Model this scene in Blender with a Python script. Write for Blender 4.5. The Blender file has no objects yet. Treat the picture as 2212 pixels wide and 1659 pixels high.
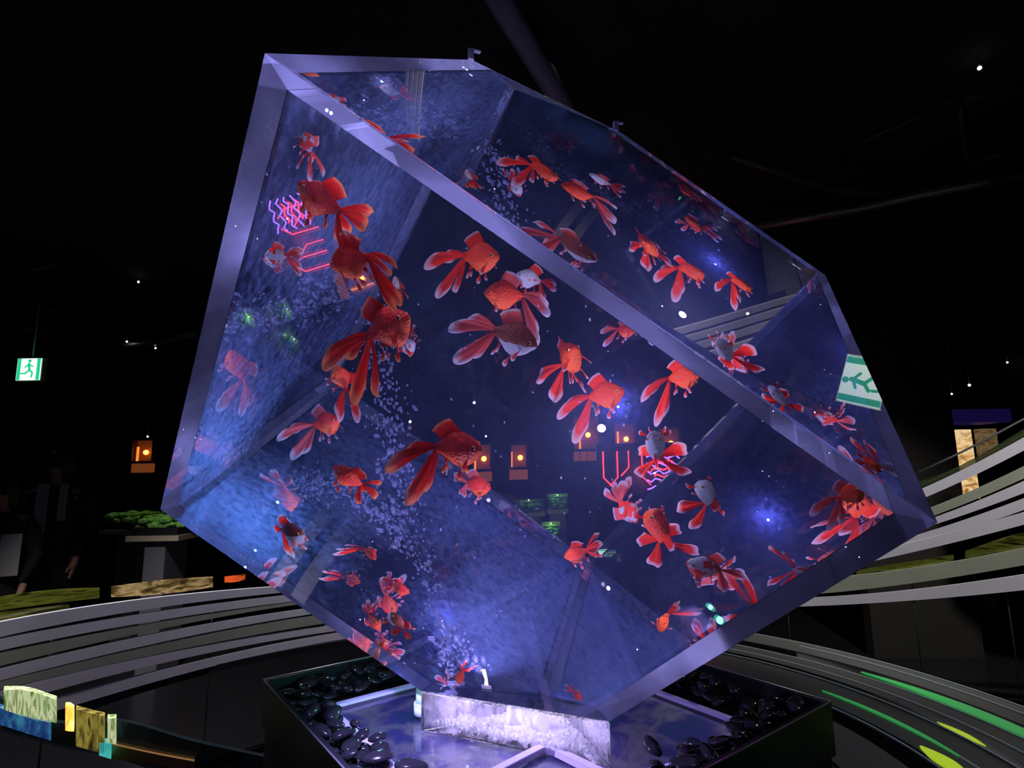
import bpy, bmesh, math, random
import numpy as np
from mathutils import Vector, Matrix, noise

random.seed(7)
C = bpy.context.scene.collection
S = bpy.context.scene

# ------------------------------------------------------------------ camera
F_PX = 1226.99
PX_W, PX_H = 2212, 1659
# rows: world x, y, z expressed in the camera's right / down / forward axes
M3 = np.array([[9.99886198e-01, -1.50861555e-02, 0.0],
               [2.32076742e-03, 1.53816743e-01, 9.88096667e-01],
               [-1.49065800e-02, -9.87984220e-01, 1.53834250e-01]])
EYE = np.array([0.0, 0.0, 1.5])
cam = bpy.data.cameras.new('camera')
camo = bpy.data.objects.new('camera', cam)
C.objects.link(camo)
R = Matrix(((M3[0, 0], -M3[0, 1], -M3[0, 2]), (M3[1, 0], -M3[1, 1], -M3[1, 2]), (M3[2, 0], -M3[2, 1], -M3[2, 2])))
camo.matrix_world = Matrix.Translation(Vector(EYE)) @ R.to_4x4()
cam.sensor_width = 36.0
cam.lens = 36.0 * F_PX / PX_W
cam.clip_start = 0.02
cam.clip_end = 100
S.camera = camo

S.view_settings.view_transform = 'Standard'
S.view_settings.look = 'None'
S.view_settings.gamma = 1.0
S.view_settings.exposure = 0.0
S.view_settings.use_curve_mapping = False
cy = S.cycles
cy.max_bounces = 8
cy.transmission_bounces = 8
cy.glossy_bounces = 8
cy.adaptive_threshold = 0.03
cy.diffuse_bounces = 1
cy.volume_bounces = 0
cy.transparent_max_bounces = 24
cy.caustics_reflective = True
cy.caustics_refractive = True
cy.sample_clamp_indirect = 4.0
cy.sample_clamp_direct = 12.0
cy.blur_glossy = 0.3

world = bpy.data.worlds.new('dark_hall')
S.world = world
world.use_nodes = True
world.node_tree.nodes['Background'].inputs[0].default_value = (0.25, 0.3, 0.6, 1)
world.node_tree.nodes['Background'].inputs[1].default_value = 0.004

def lamp(name, kind, loc, energy, color, size=0.05, target=None, spot=None, blend=0.6, sy=None):
    l = bpy.data.lights.new(name, kind)
    l.energy = energy
    l.color = color
    if kind == 'AREA':
        l.size = size
        if sy:
            l.shape = 'RECTANGLE'; l.size_y = sy
    else:
        l.shadow_soft_size = size
    if kind == 'SPOT':
        l.spot_size = math.radians(spot); l.spot_blend = blend
    o = bpy.data.objects.new(name, l)
    C.objects.link(o)
    o.location = loc
    if target is not None:
        d = Vector(target) - Vector(loc)
        o.rotation_euler = d.to_track_quat('-Z', 'Y').to_euler()
    return o


# ------------------------------------------------------------------ lights
# lamps under water: base spotlight, a bright point in mid water, then fills without a fixture
lamp('tank_base_lamp', 'SPOT', (-.06, 1.60, 1.01), 40, (.40, .38, 1.0), 0.006, target=(-.05, 1.75, 2.5), spot=160)
lamp('tank_mid_lamp', 'POINT', (.27, 1.50, 1.70), 7.5, (.70, .62, 1.0), 0.010)
lamp('tank_rim_lamp', 'POINT', (-.16, 1.42, 2.48), 13, (.52, .52, 1.0), 0.004)  # added fill under the surface, no fixture there
lamp('tank_corner_lamp', 'POINT', (-.27, 1.02, 2.20), 4.5, (.55, .55, 1.0), 0.003)  # added fill that brightens the upper left corner
lamp('tank_side_lamp', 'POINT', (-.60, 1.66, 1.50), 8, (.20, .42, .95), 0.004)  # added blue fills for the glows low left and upper right
lamp('tank_side_lamp', 'POINT', (.45, 2.06, 1.90), 9, (.20, .22, 1.0), 0.004)
# fill points added inside the acrylic walls so the seams glow
EDGE_FILLS = [((.12, .09, .018), 2.4), ((.37, .10, .018), 5.0), ((.70, .10, .018), 1.6), ((1.0, .10, .018), .4), ((.018, .55, .10), 1.2), ((.018, .10, .33), 1.2), ((.018, .10, .92), 1.1), ((.60, .018, 1.10), .7), ((1.10, .018, .60), .7), ((1.182, .60, .30), 1.0), ((1.12, .80, .018), .9), ((.95, .60, 1.182), .7), ((.50, .50, 1.182), .7)]
# plinth lamps; the tray lights are fills added for the tank's spill
lamp('plinth_lamp', 'POINT', (-.12, 1.615, .912), 2, (.75, .66, 1.0), 0.005)
lamp('plinth_lamp', 'POINT', (.05, 1.57, .912), 3.4, (.80, .72, 1.0), 0.006)
lamp('tray_lamp', 'SPOT', (-.30, 1.22, 1.22), 45, (.42, .36, 1.0), 0.01, target=(-.15, 1.42, .86), spot=110)
lamp('tray_lamp', 'POINT', (-.36, 1.62, .96), 1.3, (.15, 1.0, .62), 0.006)
lamp('tray_lamp', 'SPOT', (.35, 1.15, 1.25), 12, (.55, .50, 1.0), 0.01, target=(.3, 1.4, .86), spot=110)
# fill spots added overhead, unseen, to light the rail and terrace
lamp('hall_downlight', 'SPOT', (-2.2, 1.6, 3.9), 560, (1.0, .94, 1.0), 0.03, target=(-1.7, 3.0, .9), spot=62)
lamp('hall_downlight', 'SPOT', (2.4, 1.8, 3.9), 400, (1.0, .98, .95), 0.03, target=(2.4, 3.4, 1.0), spot=62)
lamp('hall_downlight', 'SPOT', (1.9, .8, 3.9), 70, (.95, 1.0, .85), 0.03, target=(1.6, 2.1, .7), spot=50)

# ------------------------------------------------------------------ geometry helpers
def ray(px, py):
    return M3 @ np.array([(px - 1106) / F_PX, (py - 829.5) / F_PX, 1.0])
def P(px, py, t):                        # point t metres in front of the lens
    return EYE + ray(px, py) * t
def PZ(px, py, z):                       # point of the horizontal plane z
    d = ray(px, py)
    return EYE + d * ((z - EYE[2]) / d[2])

# tank: a cube of 1.2 m standing on one corner, that corner and the opposite one cut off level
SIDE = 1.2
VA, VD, VB, VG = (np.array(v) for v in ((-.354, .745, 2.111), (.620, .854, 1.418), (.038, 1.643, 2.804), (-.935, 1.534, 1.418)))
eu, ev, ew = VD - VA, VB - VA, VG - VA
for e in (eu, ev, ew): pass
U, V, W_ = eu / np.linalg.norm(eu), ev / np.linalg.norm(ev), ew / np.linalg.norm(ew)
# exact orthonormal frame
V = V - U * (U @ V); V /= np.linalg.norm(V)
W_ = -np.cross(U, V) if np.cross(U, V) @ W_ < 0 else np.cross(U, V)
TH = 0.036                               # wall thickness
def cube_pt(a, b, c):
    return VA + U * a + V * b + W_ * c
Z_BOT, Z_TOP = 0.933, 2.572
AXIS = (0.038, 1.643)

# a view ray followed through the acrylic into the water
def refr(d, n, eta):                     # eta = n1/n2, n against d
    c = -(n @ d)
    k = 1 - eta * eta * (1 - c * c)
    return eta * d + (eta * c - math.sqrt(max(k, 0))) * n
def water_ray(px, py):
    d = ray(px, py); d = d / np.linalg.norm(d)
    best = None
    for n, name in ((-V, 'front'), (-W_, 'upper')):
        if n @ d >= 0: continue
        t = ((VA - EYE) @ n) / (d @ n)
        p = EYE + d * t
        q = p - VA
        a, b, c = q @ U, q @ V, q @ W_
        ok = (-.01 < a < SIDE + .01) and ((name == 'front' and -.01 < c) or (name == 'upper' and -.01 < b))
        if ok and (best is None):
            best = (p, n, name)
    p, n, name = best
    d1 = refr(d, n, 1 / 1.49)
    p1 = p + d1 * (TH / -(n @ d1))
    d2 = refr(d1, n, 1.49 / 1.33)
    return p1, d2, n, name
def WP(px, py, h):                       # h = depth behind the inner face, metres
    p, d, n, _ = water_ray(px, py)
    return p + d * (h / -(n @ d))

# ------------------------------------------------------------------ node helpers
def mat(name):
    m = bpy.data.materials.new(name)
    m.use_nodes = True
    m.node_tree.nodes.clear()
    return m, m.node_tree
def N(t, kind, **kw):
    n = t.nodes.new(kind)
    for k, v in kw.items():
        if k.startswith('i_'):
            n.inputs[k[2:].replace('_', ' ')].default_value = v
        else:
            setattr(n, k, v)
    return n
def out(t, sh, vol=None):
    o = t.nodes.new('ShaderNodeOutputMaterial')
    t.links.new(sh, o.inputs['Surface'])
    if vol is not None:
        t.links.new(vol, o.inputs['Volume'])
def pbr(name, col, rough=0.5, metal=0.0, spec=0.5, emit=None, es=0.0, noisy=0.0, scale=20.0, bump=0.0):
    m, t = mat(name)
    b = N(t, 'ShaderNodeBsdfPrincipled')
    b.inputs['Base Color'].default_value = (*col, 1)
    b.inputs['Roughness'].default_value = rough
    b.inputs['Metallic'].default_value = metal
    b.inputs['Specular IOR Level'].default_value = spec
    if emit:
        b.inputs['Emission Color'].default_value = (*emit, 1)
        b.inputs['Emission Strength'].default_value = es
    if noisy or bump:
        tc = N(t, 'ShaderNodeTexCoord')
        nz = N(t, 'ShaderNodeTexNoise'); nz.inputs['Scale'].default_value = scale; nz.inputs['Detail'].default_value = 4
        t.links.new(tc.outputs['Object'], nz.inputs['Vector'])
        if noisy:
            mx = N(t, 'ShaderNodeMix', data_type='RGBA')
            mx.inputs['A'].default_value = (*[c * (1 - noisy) for c in col], 1)
            mx.inputs['B'].default_value = (*[min(1, c * (1 + noisy)) for c in col], 1)
            t.links.new(nz.outputs['Fac'], mx.inputs['Factor'])
            t.links.new(mx.outputs['Result'], b.inputs['Base Color'])
        if bump:
            bp = N(t, 'ShaderNodeBump'); bp.inputs['Strength'].default_value = bump; bp.inputs['Distance'].default_value = 0.01
            t.links.new(nz.outputs['Fac'], bp.inputs['Height'])
            t.links.new(bp.outputs['Normal'], b.inputs['Normal'])
    out(t, b.outputs[0])
    return m
def emis(name, col, s):
    m, t = mat(name)
    e = N(t, 'ShaderNodeEmission'); e.inputs[0].default_value = (*col, 1); e.inputs[1].default_value = s
    out(t, e.outputs[0])
    return m

def streaky(name, cols, scale, es=0.0, stretch=(1, 1, 1), rough=.15, dens=.5):
    m, t = mat(name)
    tc = N(t, 'ShaderNodeTexCoord'); mp = N(t, 'ShaderNodeMapping'); mp.inputs['Scale'].default_value = stretch
    nz = N(t, 'ShaderNodeTexNoise'); nz.inputs['Scale'].default_value = scale; nz.inputs['Detail'].default_value = 3; nz.inputs['Distortion'].default_value = .6
    t.links.new(tc.outputs['Object'], mp.inputs[0]); t.links.new(mp.outputs[0], nz.inputs['Vector'])
    cr = N(t, 'ShaderNodeValToRGB')
    e = cr.color_ramp.elements
    n = len(cols)
    e[0].position = .3; e[0].color = (*cols[0], 1); e[1].position = .7; e[1].color = (*cols[-1], 1)
    for i in range(1, n - 1):
        x = e.new(.3 + .4 * i / (n - 1)); x.color = (*cols[i], 1)
    t.links.new(nz.outputs['Fac'], cr.inputs[0])
    b = N(t, 'ShaderNodeBsdfPrincipled'); b.inputs['Roughness'].default_value = rough
    t.links.new(cr.outputs[0], b.inputs['Base Color'])
    if es:
        t.links.new(cr.outputs[0], b.inputs['Emission Color']); b.inputs['Emission Strength'].default_value = es
    out(t, b.outputs[0]); return m

# ------------------------------------------------------------------ object helpers
def mesh(name, verts, faces, mats, parent=None, smooth=False, fm=None):
    me = bpy.data.meshes.new(name)
    me.from_pydata([tuple(map(float, v)) for v in verts], [], faces)
    for m in (mats if isinstance(mats, (list, tuple)) else [mats]):
        me.materials.append(m)
    if fm:
        for p, i in zip(me.polygons, fm): p.material_index = i
    if smooth:
        for p in me.polygons: p.use_smooth = True
    me.update()
    o = bpy.data.objects.new(name, me)
    C.objects.link(o)
    if parent: o.parent = parent
    return o
def empty(name, loc=(0, 0, 0), rz=0):
    o = bpy.data.objects.new(name, None)
    C.objects.link(o)
    o.location = tuple(map(float, loc)); o.rotation_euler = (0, 0, rz)
    o.empty_display_size = 0.05
    return o
def tag(o, label, cat, group=None, kind=None):
    o['label'] = label; o['category'] = cat
    if group: o['group'] = group
    if kind: o['kind'] = kind
    return o
def structure(o):
    o['kind'] = 'structure'
    return o

# ------------------------------------------------------------------ tank materials
def glass_mat(name, ior, col=(1, 1, 1), rough=0.0):
    m, t = mat(name)
    g = N(t, 'ShaderNodeBsdfGlass')
    g.inputs['Color'].default_value = (*col, 1); g.inputs['Roughness'].default_value = rough; g.inputs['IOR'].default_value = ior
    out(t, g.outputs[0])
    return m
M_ACR = glass_mat('clear_acrylic', 1.49)
def film(name, col, lo, hi, scale, seam=False):
    m, t = mat(name)
    tc = N(t, 'ShaderNodeTexCoord')
    nz = N(t, 'ShaderNodeTexNoise'); nz.inputs['Scale'].default_value = scale; nz.inputs['Detail'].default_value = 8; nz.inputs['Roughness'].default_value = 0.7
    t.links.new(tc.outputs['Object'], nz.inputs['Vector'])
    nz2 = N(t, 'ShaderNodeTexNoise'); nz2.inputs['Scale'].default_value = 2.3; nz2.inputs['Detail'].default_value = 3
    t.links.new(tc.outputs['Object'], nz2.inputs['Vector'])
    mul = N(t, 'ShaderNodeMath', operation='MULTIPLY')
    t.links.new(nz.outputs['Fac'], mul.inputs[0]); t.links.new(nz2.outputs['Fac'], mul.inputs[1])
    mr = N(t, 'ShaderNodeMapRange')
    mr.inputs['From Min'].default_value = 0.18; mr.inputs['From Max'].default_value = 0.38
    mr.inputs['To Min'].default_value = lo; mr.inputs['To Max'].default_value = hi
    t.links.new(mul.outputs[0], mr.inputs['Value'])
    tr = N(t, 'ShaderNodeBsdfTransparent')
    df = N(t, 'ShaderNodeBsdfDiffuse'); df.inputs[0].default_value = (*col, 1)
    tl = N(t, 'ShaderNodeBsdfTranslucent'); tl.inputs[0].default_value = (*col, 1)
    ad = N(t, 'ShaderNodeMixShader'); ad.inputs[0].default_value = 0.5
    t.links.new(df.outputs[0], ad.inputs[1]); t.links.new(tl.outputs[0], ad.inputs[2])
    mx = N(t, 'ShaderNodeMixShader')
    t.links.new(mr.outputs[0], mx.inputs[0]); t.links.new(tr.outputs[0], mx.inputs[1]); t.links.new(ad.outputs[0], mx.inputs[2])
    out(t, mx.outputs[0])
    return m
M_SEAM = film('glued_mitre_joint', (.72, .72, 1.0), .12, .30, 6)
M_FILM = film('thin_film_on_acrylic', (.50, .56, 1.0), .0, .03, 55)
M_FILM2 = film('algae_film_on_acrylic', (.40, .55, 1.0), .0, .28, 42)  # wall algae plus the water's blue haze put into its colour
for _p, _e in EDGE_FILLS: lamp('edge_lamp', 'POINT', tuple(cube_pt(*_p)), _e, (.46, .44, 1.0), .0012)

def water_mat():
    m, t = mat('tank_water')
    geo = N(t, 'ShaderNodeNewGeometry')
    sep = N(t, 'ShaderNodeSeparateXYZ')
    t.links.new(geo.outputs['Position'], sep.inputs[0])
    gt = N(t, 'ShaderNodeMath', operation='GREATER_THAN'); gt.inputs[1].default_value = Z_TOP - 0.012
    t.links.new(sep.outputs['Z'], gt.inputs[0])
    mr = N(t, 'ShaderNodeMapRange'); mr.inputs['To Min'].default_value = 1.33 / 1.49; mr.inputs['To Max'].default_value = 1.33
    t.links.new(gt.outputs[0], mr.inputs['Value'])
    nz = N(t, 'ShaderNodeTexNoise'); nz.inputs['Scale'].default_value = 22; nz.inputs['Detail'].default_value = 3
    tc = N(t, 'ShaderNodeTexCoord'); t.links.new(tc.outputs['Object'], nz.inputs['Vector'])
    bs = N(t, 'ShaderNodeMath', operation='MULTIPLY'); bs.inputs[1].default_value = 0.9
    t.links.new(gt.outputs[0], bs.inputs[0])
    bp = N(t, 'ShaderNodeBump'); bp.inputs['Distance'].default_value = 0.03
    t.links.new(bs.outputs[0], bp.inputs['Strength']); t.links.new(nz.outputs['Fac'], bp.inputs['Height'])
    g = N(t, 'ShaderNodeBsdfGlass'); g.inputs['Roughness'].default_value = 0.0
    t.links.new(mr.outputs[0], g.inputs['IOR']); t.links.new(bp.outputs[0], g.inputs['Normal'])
    vs = N(t, 'ShaderNodeVolumeScatter'); vs.inputs['Color'].default_value = (.42, .50, 1, 1); vs.inputs['Density'].default_value = 0.042
    vs.inputs['Anisotropy'].default_value = 0.2
    out(t, g.outputs[0], vs.outputs[0])
    return m
M_WATER = water_mat()

def clip_poly(poly, z, keep_above):
    res = []
    n = len(poly)
    for i in range(n):
        a, b = poly[i], poly[(i + 1) % n]
        ina = (a[2] >= z) == keep_above; inb = (b[2] >= z) == keep_above
        if ina: res.append((a, None))
        if ina != inb:
            t = (z - a[2]) / (b[2] - a[2]); res.append((a + (b - a) * t, None))
    return [r[0] for r in res]
# the six faces: fixed axis, value
def face_poly(ax, side, t, inner):
    lo, hi = (TH, SIDE - TH) if inner else (0, SIDE)
    if inner is None: lo, hi = 0, SIDE
    v = lo if side == 0 else hi
    pts = []
    for p, q in ((0, 0), (1, 0), (1, 1), (0, 1)):
        c = [0, 0, 0]; c[ax] = v
        o = [i for i in range(3) if i != ax]
        c[o[0]] = (lo, hi)[p]; c[o[1]] = (lo, hi)[q]
        pts.append(cube_pt(*c))
    return pts
def face_clipped(ax, side, inner):
    zb = Z_BOT + (TH if inner else 0); zt = Z_TOP - (0.0 if not inner else 0.0)
    pl = face_poly(ax, side, 0, inner)
    return clip_poly(clip_poly(pl, zb, True), zt, False)

def make_tank():
    root = empty('fish_tank', (AXIS[0], AXIS[1], Z_BOT))
    tag(root, 'large clear acrylic cube aquarium balanced on one cut-off corner on the lit plinth', 'aquarium')
    bpy.context.view_layer.update()
    off = np.array([AXIS[0], AXIS[1], Z_BOT])
    cen = cube_pt(SIDE / 2, SIDE / 2, SIDE / 2)
    for ax in range(3):
        for side in (0, 1):
            o_, i_ = face_clipped(ax, side, False), face_clipped(ax, side, True)
            n = (-1 if side == 0 else 1) * (U, V, W_)[ax]
            # order outward
            def orient(pl, n):
                c = np.cross(pl[1] - pl[0], pl[2] - pl[0])
                return pl if c @ n > 0 else pl[::-1]
            o_ = orient(o_, n)
            verts = list(o_); faces = [tuple(range(len(o_)))]; fm = [0]
            # film of algae and painted haze a little inside the water
            ins = [p - n * 0.003 + (cen - p) / np.linalg.norm(cen - p) * 0.006 for p in orient(i_, n)]
            k = len(verts); verts += ins; faces.append(tuple(range(k, k + len(ins)))); fm.append(1)
            # mitre seams: only one pane of a pair carries each
            for j in range(len(o_)):
                a, b = o_[j], o_[(j + 1) % len(o_)]
                # matching inner edge: nearest inner vertices
                ia = min(i_, key=lambda q: np.linalg.norm(q - a)); ib = min(i_, key=lambda q: np.linalg.norm(q - b))
                cut_top = abs(a[2] - Z_TOP) < 1e-6 and abs(b[2] - Z_TOP) < 1e-6
                cut_bot = abs(a[2] - Z_BOT) < 1e-6 and abs(b[2] - Z_BOT) < 1e-6
                k = len(verts)
                if cut_top:
                    verts += [b, a, ia, ib]
                    q = [b, a, ia, ib]
                    c = np.cross(q[1] - q[0], q[2] - q[0])
                    faces.append((k, k + 1, k + 2, k + 3) if c[2] > 0 else (k + 3, k + 2, k + 1, k)); fm.append(0)
                elif cut_bot:
                    pass
                else:
                    mid = (a + b) / 2
                    # which other axis plane does the edge touch
                    key = [(x, s) for x in range(3) for s in (0, 1) if x != ax and abs(((mid - VA) @ (U, V, W_)[x]) - s * SIDE) < 1e-4]
                    if key and key[0][0] > ax:
                        e = 0.001
                        verts += [a + (ia - a) * .01, b + (ib - b) * .01, ib + (b - ib) * .02, ia + (a - ia) * .02]
                        faces.append((k, k + 1, k + 2, k + 3)); fm.append(2)
            mesh('acrylic_pane', [v - off for v in verts], faces, [M_ACR, M_FILM2 if (ax, side) in ((0, 0), (2, 1)) else M_FILM, M_SEAM], root, fm=fm)
    # bottom plate: the outer triangle of the cut
    tri = []
    for ax in range(3):
        for side in (0, 1):
            for p in face_clipped(ax, side, False):
                if abs(p[2] - Z_BOT) < 1e-6 and not any(np.linalg.norm(p - q) < 1e-5 for q in tri): tri.append(p)
    tri.sort(key=lambda p: -math.atan2(p[1] - AXIS[1], p[0] - AXIS[0]))
    mesh('base_plate', [p - off for p in tri], [tuple(range(len(tri)))], [M_ACR], root)
    return root, tri
tank, TRI = make_tank()

def make_water():
    bm = bmesh.new()
    bmesh.ops.create_cube(bm, size=1.0)
    s = SIDE - 2 * TH
    mw = Matrix(((U[0], V[0], W_[0]), (U[1], V[1], W_[1]), (U[2], V[2], W_[2])))
    c = Vector(cube_pt(SIDE / 2, SIDE / 2, SIDE / 2))
    for v in bm.verts: v.co = mw @ (v.co * s) + c
    for z, no in ((Z_BOT + TH, (0, 0, -1)), (Z_TOP - 0.0005, (0, 0, 1))):
        g = bm.verts[:] + bm.edges[:] + bm.faces[:]
        r = bmesh.ops.bisect_plane(bm, geom=g, plane_co=(0, 0, z), plane_no=no, clear_outer=True)
        ed = [e for e in r['geom_cut'] if isinstance(e, bmesh.types.BMEdge)]
        bmesh.ops.contextual_create(bm, geom=ed)
    bmesh.ops.recalc_face_normals(bm, faces=bm.faces)
    off = Vector((AXIS[0], AXIS[1], Z_BOT + TH))
    for v in bm.verts: v.co -= off
    me = bpy.data.meshes.new('water'); bm.to_mesh(me); bm.free()
    me.materials.append(M_WATER)
    o = bpy.data.objects.new('water', me); C.objects.link(o); o.location = off
    return tag(o, 'clear bluish water filling the tilted acrylic aquarium', 'water', kind='thing')
water = make_water()


# ------------------------------------------------------------------ goldfish
def fish_mats():
    res = {}
    def body(name, kind):
        m, t = mat('goldfish_' + name)
        tc = N(t, 'ShaderNodeTexCoord')
        oi = N(t, 'ShaderNodeObjectInfo')
        sep = N(t, 'ShaderNodeSeparateXYZ'); t.links.new(tc.outputs['Object'], sep.inputs[0])
        add = N(t, 'ShaderNodeVectorMath', operation='ADD')
        mulr = N(t, 'ShaderNodeMath', operation='MULTIPLY'); mulr.inputs[1].default_value = 37.0
        t.links.new(oi.outputs['Random'], mulr.inputs[0])
        t.links.new(tc.outputs['Object'], add.inputs[0]); t.links.new(mulr.outputs[0], add.inputs[1])
        nz = N(t, 'ShaderNodeTexNoise'); nz.inputs['Scale'].default_value = 4.2; nz.inputs['Detail'].default_value = 2
        t.links.new(add.outputs[0], nz.inputs['Vector'])
        cr = N(t, 'ShaderNodeValToRGB')
        el = cr.color_ramp.elements
        red, deep, white, org, dark = (.82, .035, .010, 1), (.45, .012, .006, 1), (.78, .76, .80, 1), (.92, .075, .010, 1), (.20, .03, .012, 1)
        if kind == 'red':
            el[0].color = deep; el[0].position = .3; el[1].color = red; el[1].position = .6
        elif kind == 'orange':
            el[0].color = red; el[0].position = .35; el[1].color = org; el[1].position = .62
        elif kind == 'patch':
            el[0].color = red; el[0].position = .49; el[1].color = white; el[1].position = .52
        elif kind == 'white':
            el[0].color = red; el[0].position = .37; el[1].color = white; el[1].position = .41
        t.links.new(nz.outputs['Fac'], cr.inputs[0])
        col = cr.outputs[0]
        if kind in ('dark', 'red', 'orange'):
            # belly colour below the flank line (object z is the fish's own height)
            zz = N(t, 'ShaderNodeMath', operation='MULTIPLY_ADD'); zz.inputs[1].default_value = .12
            t.links.new(nz.outputs['Fac'], zz.inputs[0]); t.links.new(sep.outputs['Z'], zz.inputs[2])
            mr = N(t, 'ShaderNodeMapRange'); t.links.new(zz.outputs[0], mr.inputs['Value'])
            mr.inputs['From Min'].default_value = (.015 if kind == 'dark' else -.02); mr.inputs['From Max'].default_value = (.03 if kind == 'dark' else .06)
            mx = N(t, 'ShaderNodeMix', data_type='RGBA')
            t.links.new(mr.outputs[0], mx.inputs['Factor'])
            if kind == 'dark':
                mx.inputs['A'].default_value = (.78, .72, .74, 1)
                el[0].color = dark; el[1].color = (.34, .07, .03, 1)
            else:
                mx.inputs['A'].default_value = (.94, .12, .02, 1)
            t.links.new(col, mx.inputs['B']); col = mx.outputs['Result']
        vo = N(t, 'ShaderNodeTexVoronoi'); vo.inputs['Scale'].default_value = 34
        mp = N(t, 'ShaderNodeMapping'); mp.inputs['Scale'].default_value = (1, .6, 1.2)
        t.links.new(tc.outputs['Object'], mp.inputs[0]); t.links.new(mp.outputs[0], vo.inputs['Vector'])
        bp = N(t, 'ShaderNodeBump'); bp.inputs['Strength'].default_value = .35; bp.inputs['Distance'].default_value = .01
        t.links.new(vo.outputs['Distance'], bp.inputs['Height'])
        b = N(t, 'ShaderNodeBsdfPrincipled'); b.inputs['Roughness'].default_value = .32
        b.inputs['Specular IOR Level'].default_value = .35
        t.links.new(col, b.inputs['Base Color']); t.links.new(bp.outputs[0], b.inputs['Normal'])
        tl = N(t, 'ShaderNodeBsdfTranslucent'); t.links.new(col, tl.inputs[0])
        ms = N(t, 'ShaderNodeMixShader'); ms.inputs[0].default_value = .12
        t.links.new(b.outputs[0], ms.inputs[1]); t.links.new(tl.outputs[0], ms.inputs[2])
        out(t, ms.outputs[0])
        return m
    for k in ('red', 'orange', 'patch', 'white', 'dark'): res[k] = body(k, k)
    def fin(name, c0, c1):
        m, t = mat('goldfish_fin_' + name)
        at = N(t, 'ShaderNodeAttribute', attribute_name='along')
        tc = N(t, 'ShaderNodeTexCoord')
        cr = N(t, 'ShaderNodeValToRGB'); e = cr.color_ramp.elements
        e[0].color = (*c0, 1); e[0].position = .74; e[1].color = (*c1, 1); e[1].position = .95
        t.links.new(at.outputs['Fac'], cr.inputs[0])
        df = N(t, 'ShaderNodeBsdfDiffuse'); tl = N(t, 'ShaderNodeBsdfTranslucent'); tr = N(t, 'ShaderNodeBsdfTransparent')
        t.links.new(cr.outputs[0], df.inputs[0]); t.links.new(cr.outputs[0], tl.inputs[0])
        m1 = N(t, 'ShaderNodeMixShader'); m1.inputs[0].default_value = .55
        t.links.new(df.outputs[0], m1.inputs[1]); t.links.new(tl.outputs[0], m1.inputs[2])
        mr = N(t, 'ShaderNodeMapRange'); mr.inputs['From Min'].default_value = .3; mr.inputs['From Max'].default_value = 1
        mr.inputs['To Min'].default_value = .02; mr.inputs['To Max'].default_value = .40
        t.links.new(at.outputs['Fac'], mr.inputs['Value'])
        m2 = N(t, 'ShaderNodeMixShader'); t.links.new(mr.outputs[0], m2.inputs[0])
        t.links.new(m1.outputs[0], m2.inputs[1]); t.links.new(tr.outputs[0], m2.inputs[2])
        out(t, m2.outputs[0])
        return m
    res['fin_red'] = fin('red', (.80, .045, .015), (.85, .60, .60))
    res['fin_deep'] = fin('deep', (.60, .03, .01), (.80, .25, .08))
    res['fin_white'] = fin('pale', (.75, .13, .11), (.78, .66, .72))
    res['eye'] = pbr('goldfish_eye', (.01, .01, .012), .12)
    res['iris'] = pbr('goldfish_iris', (.75, .35, .10), .25)
    return res
FM = fish_mats()

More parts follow.
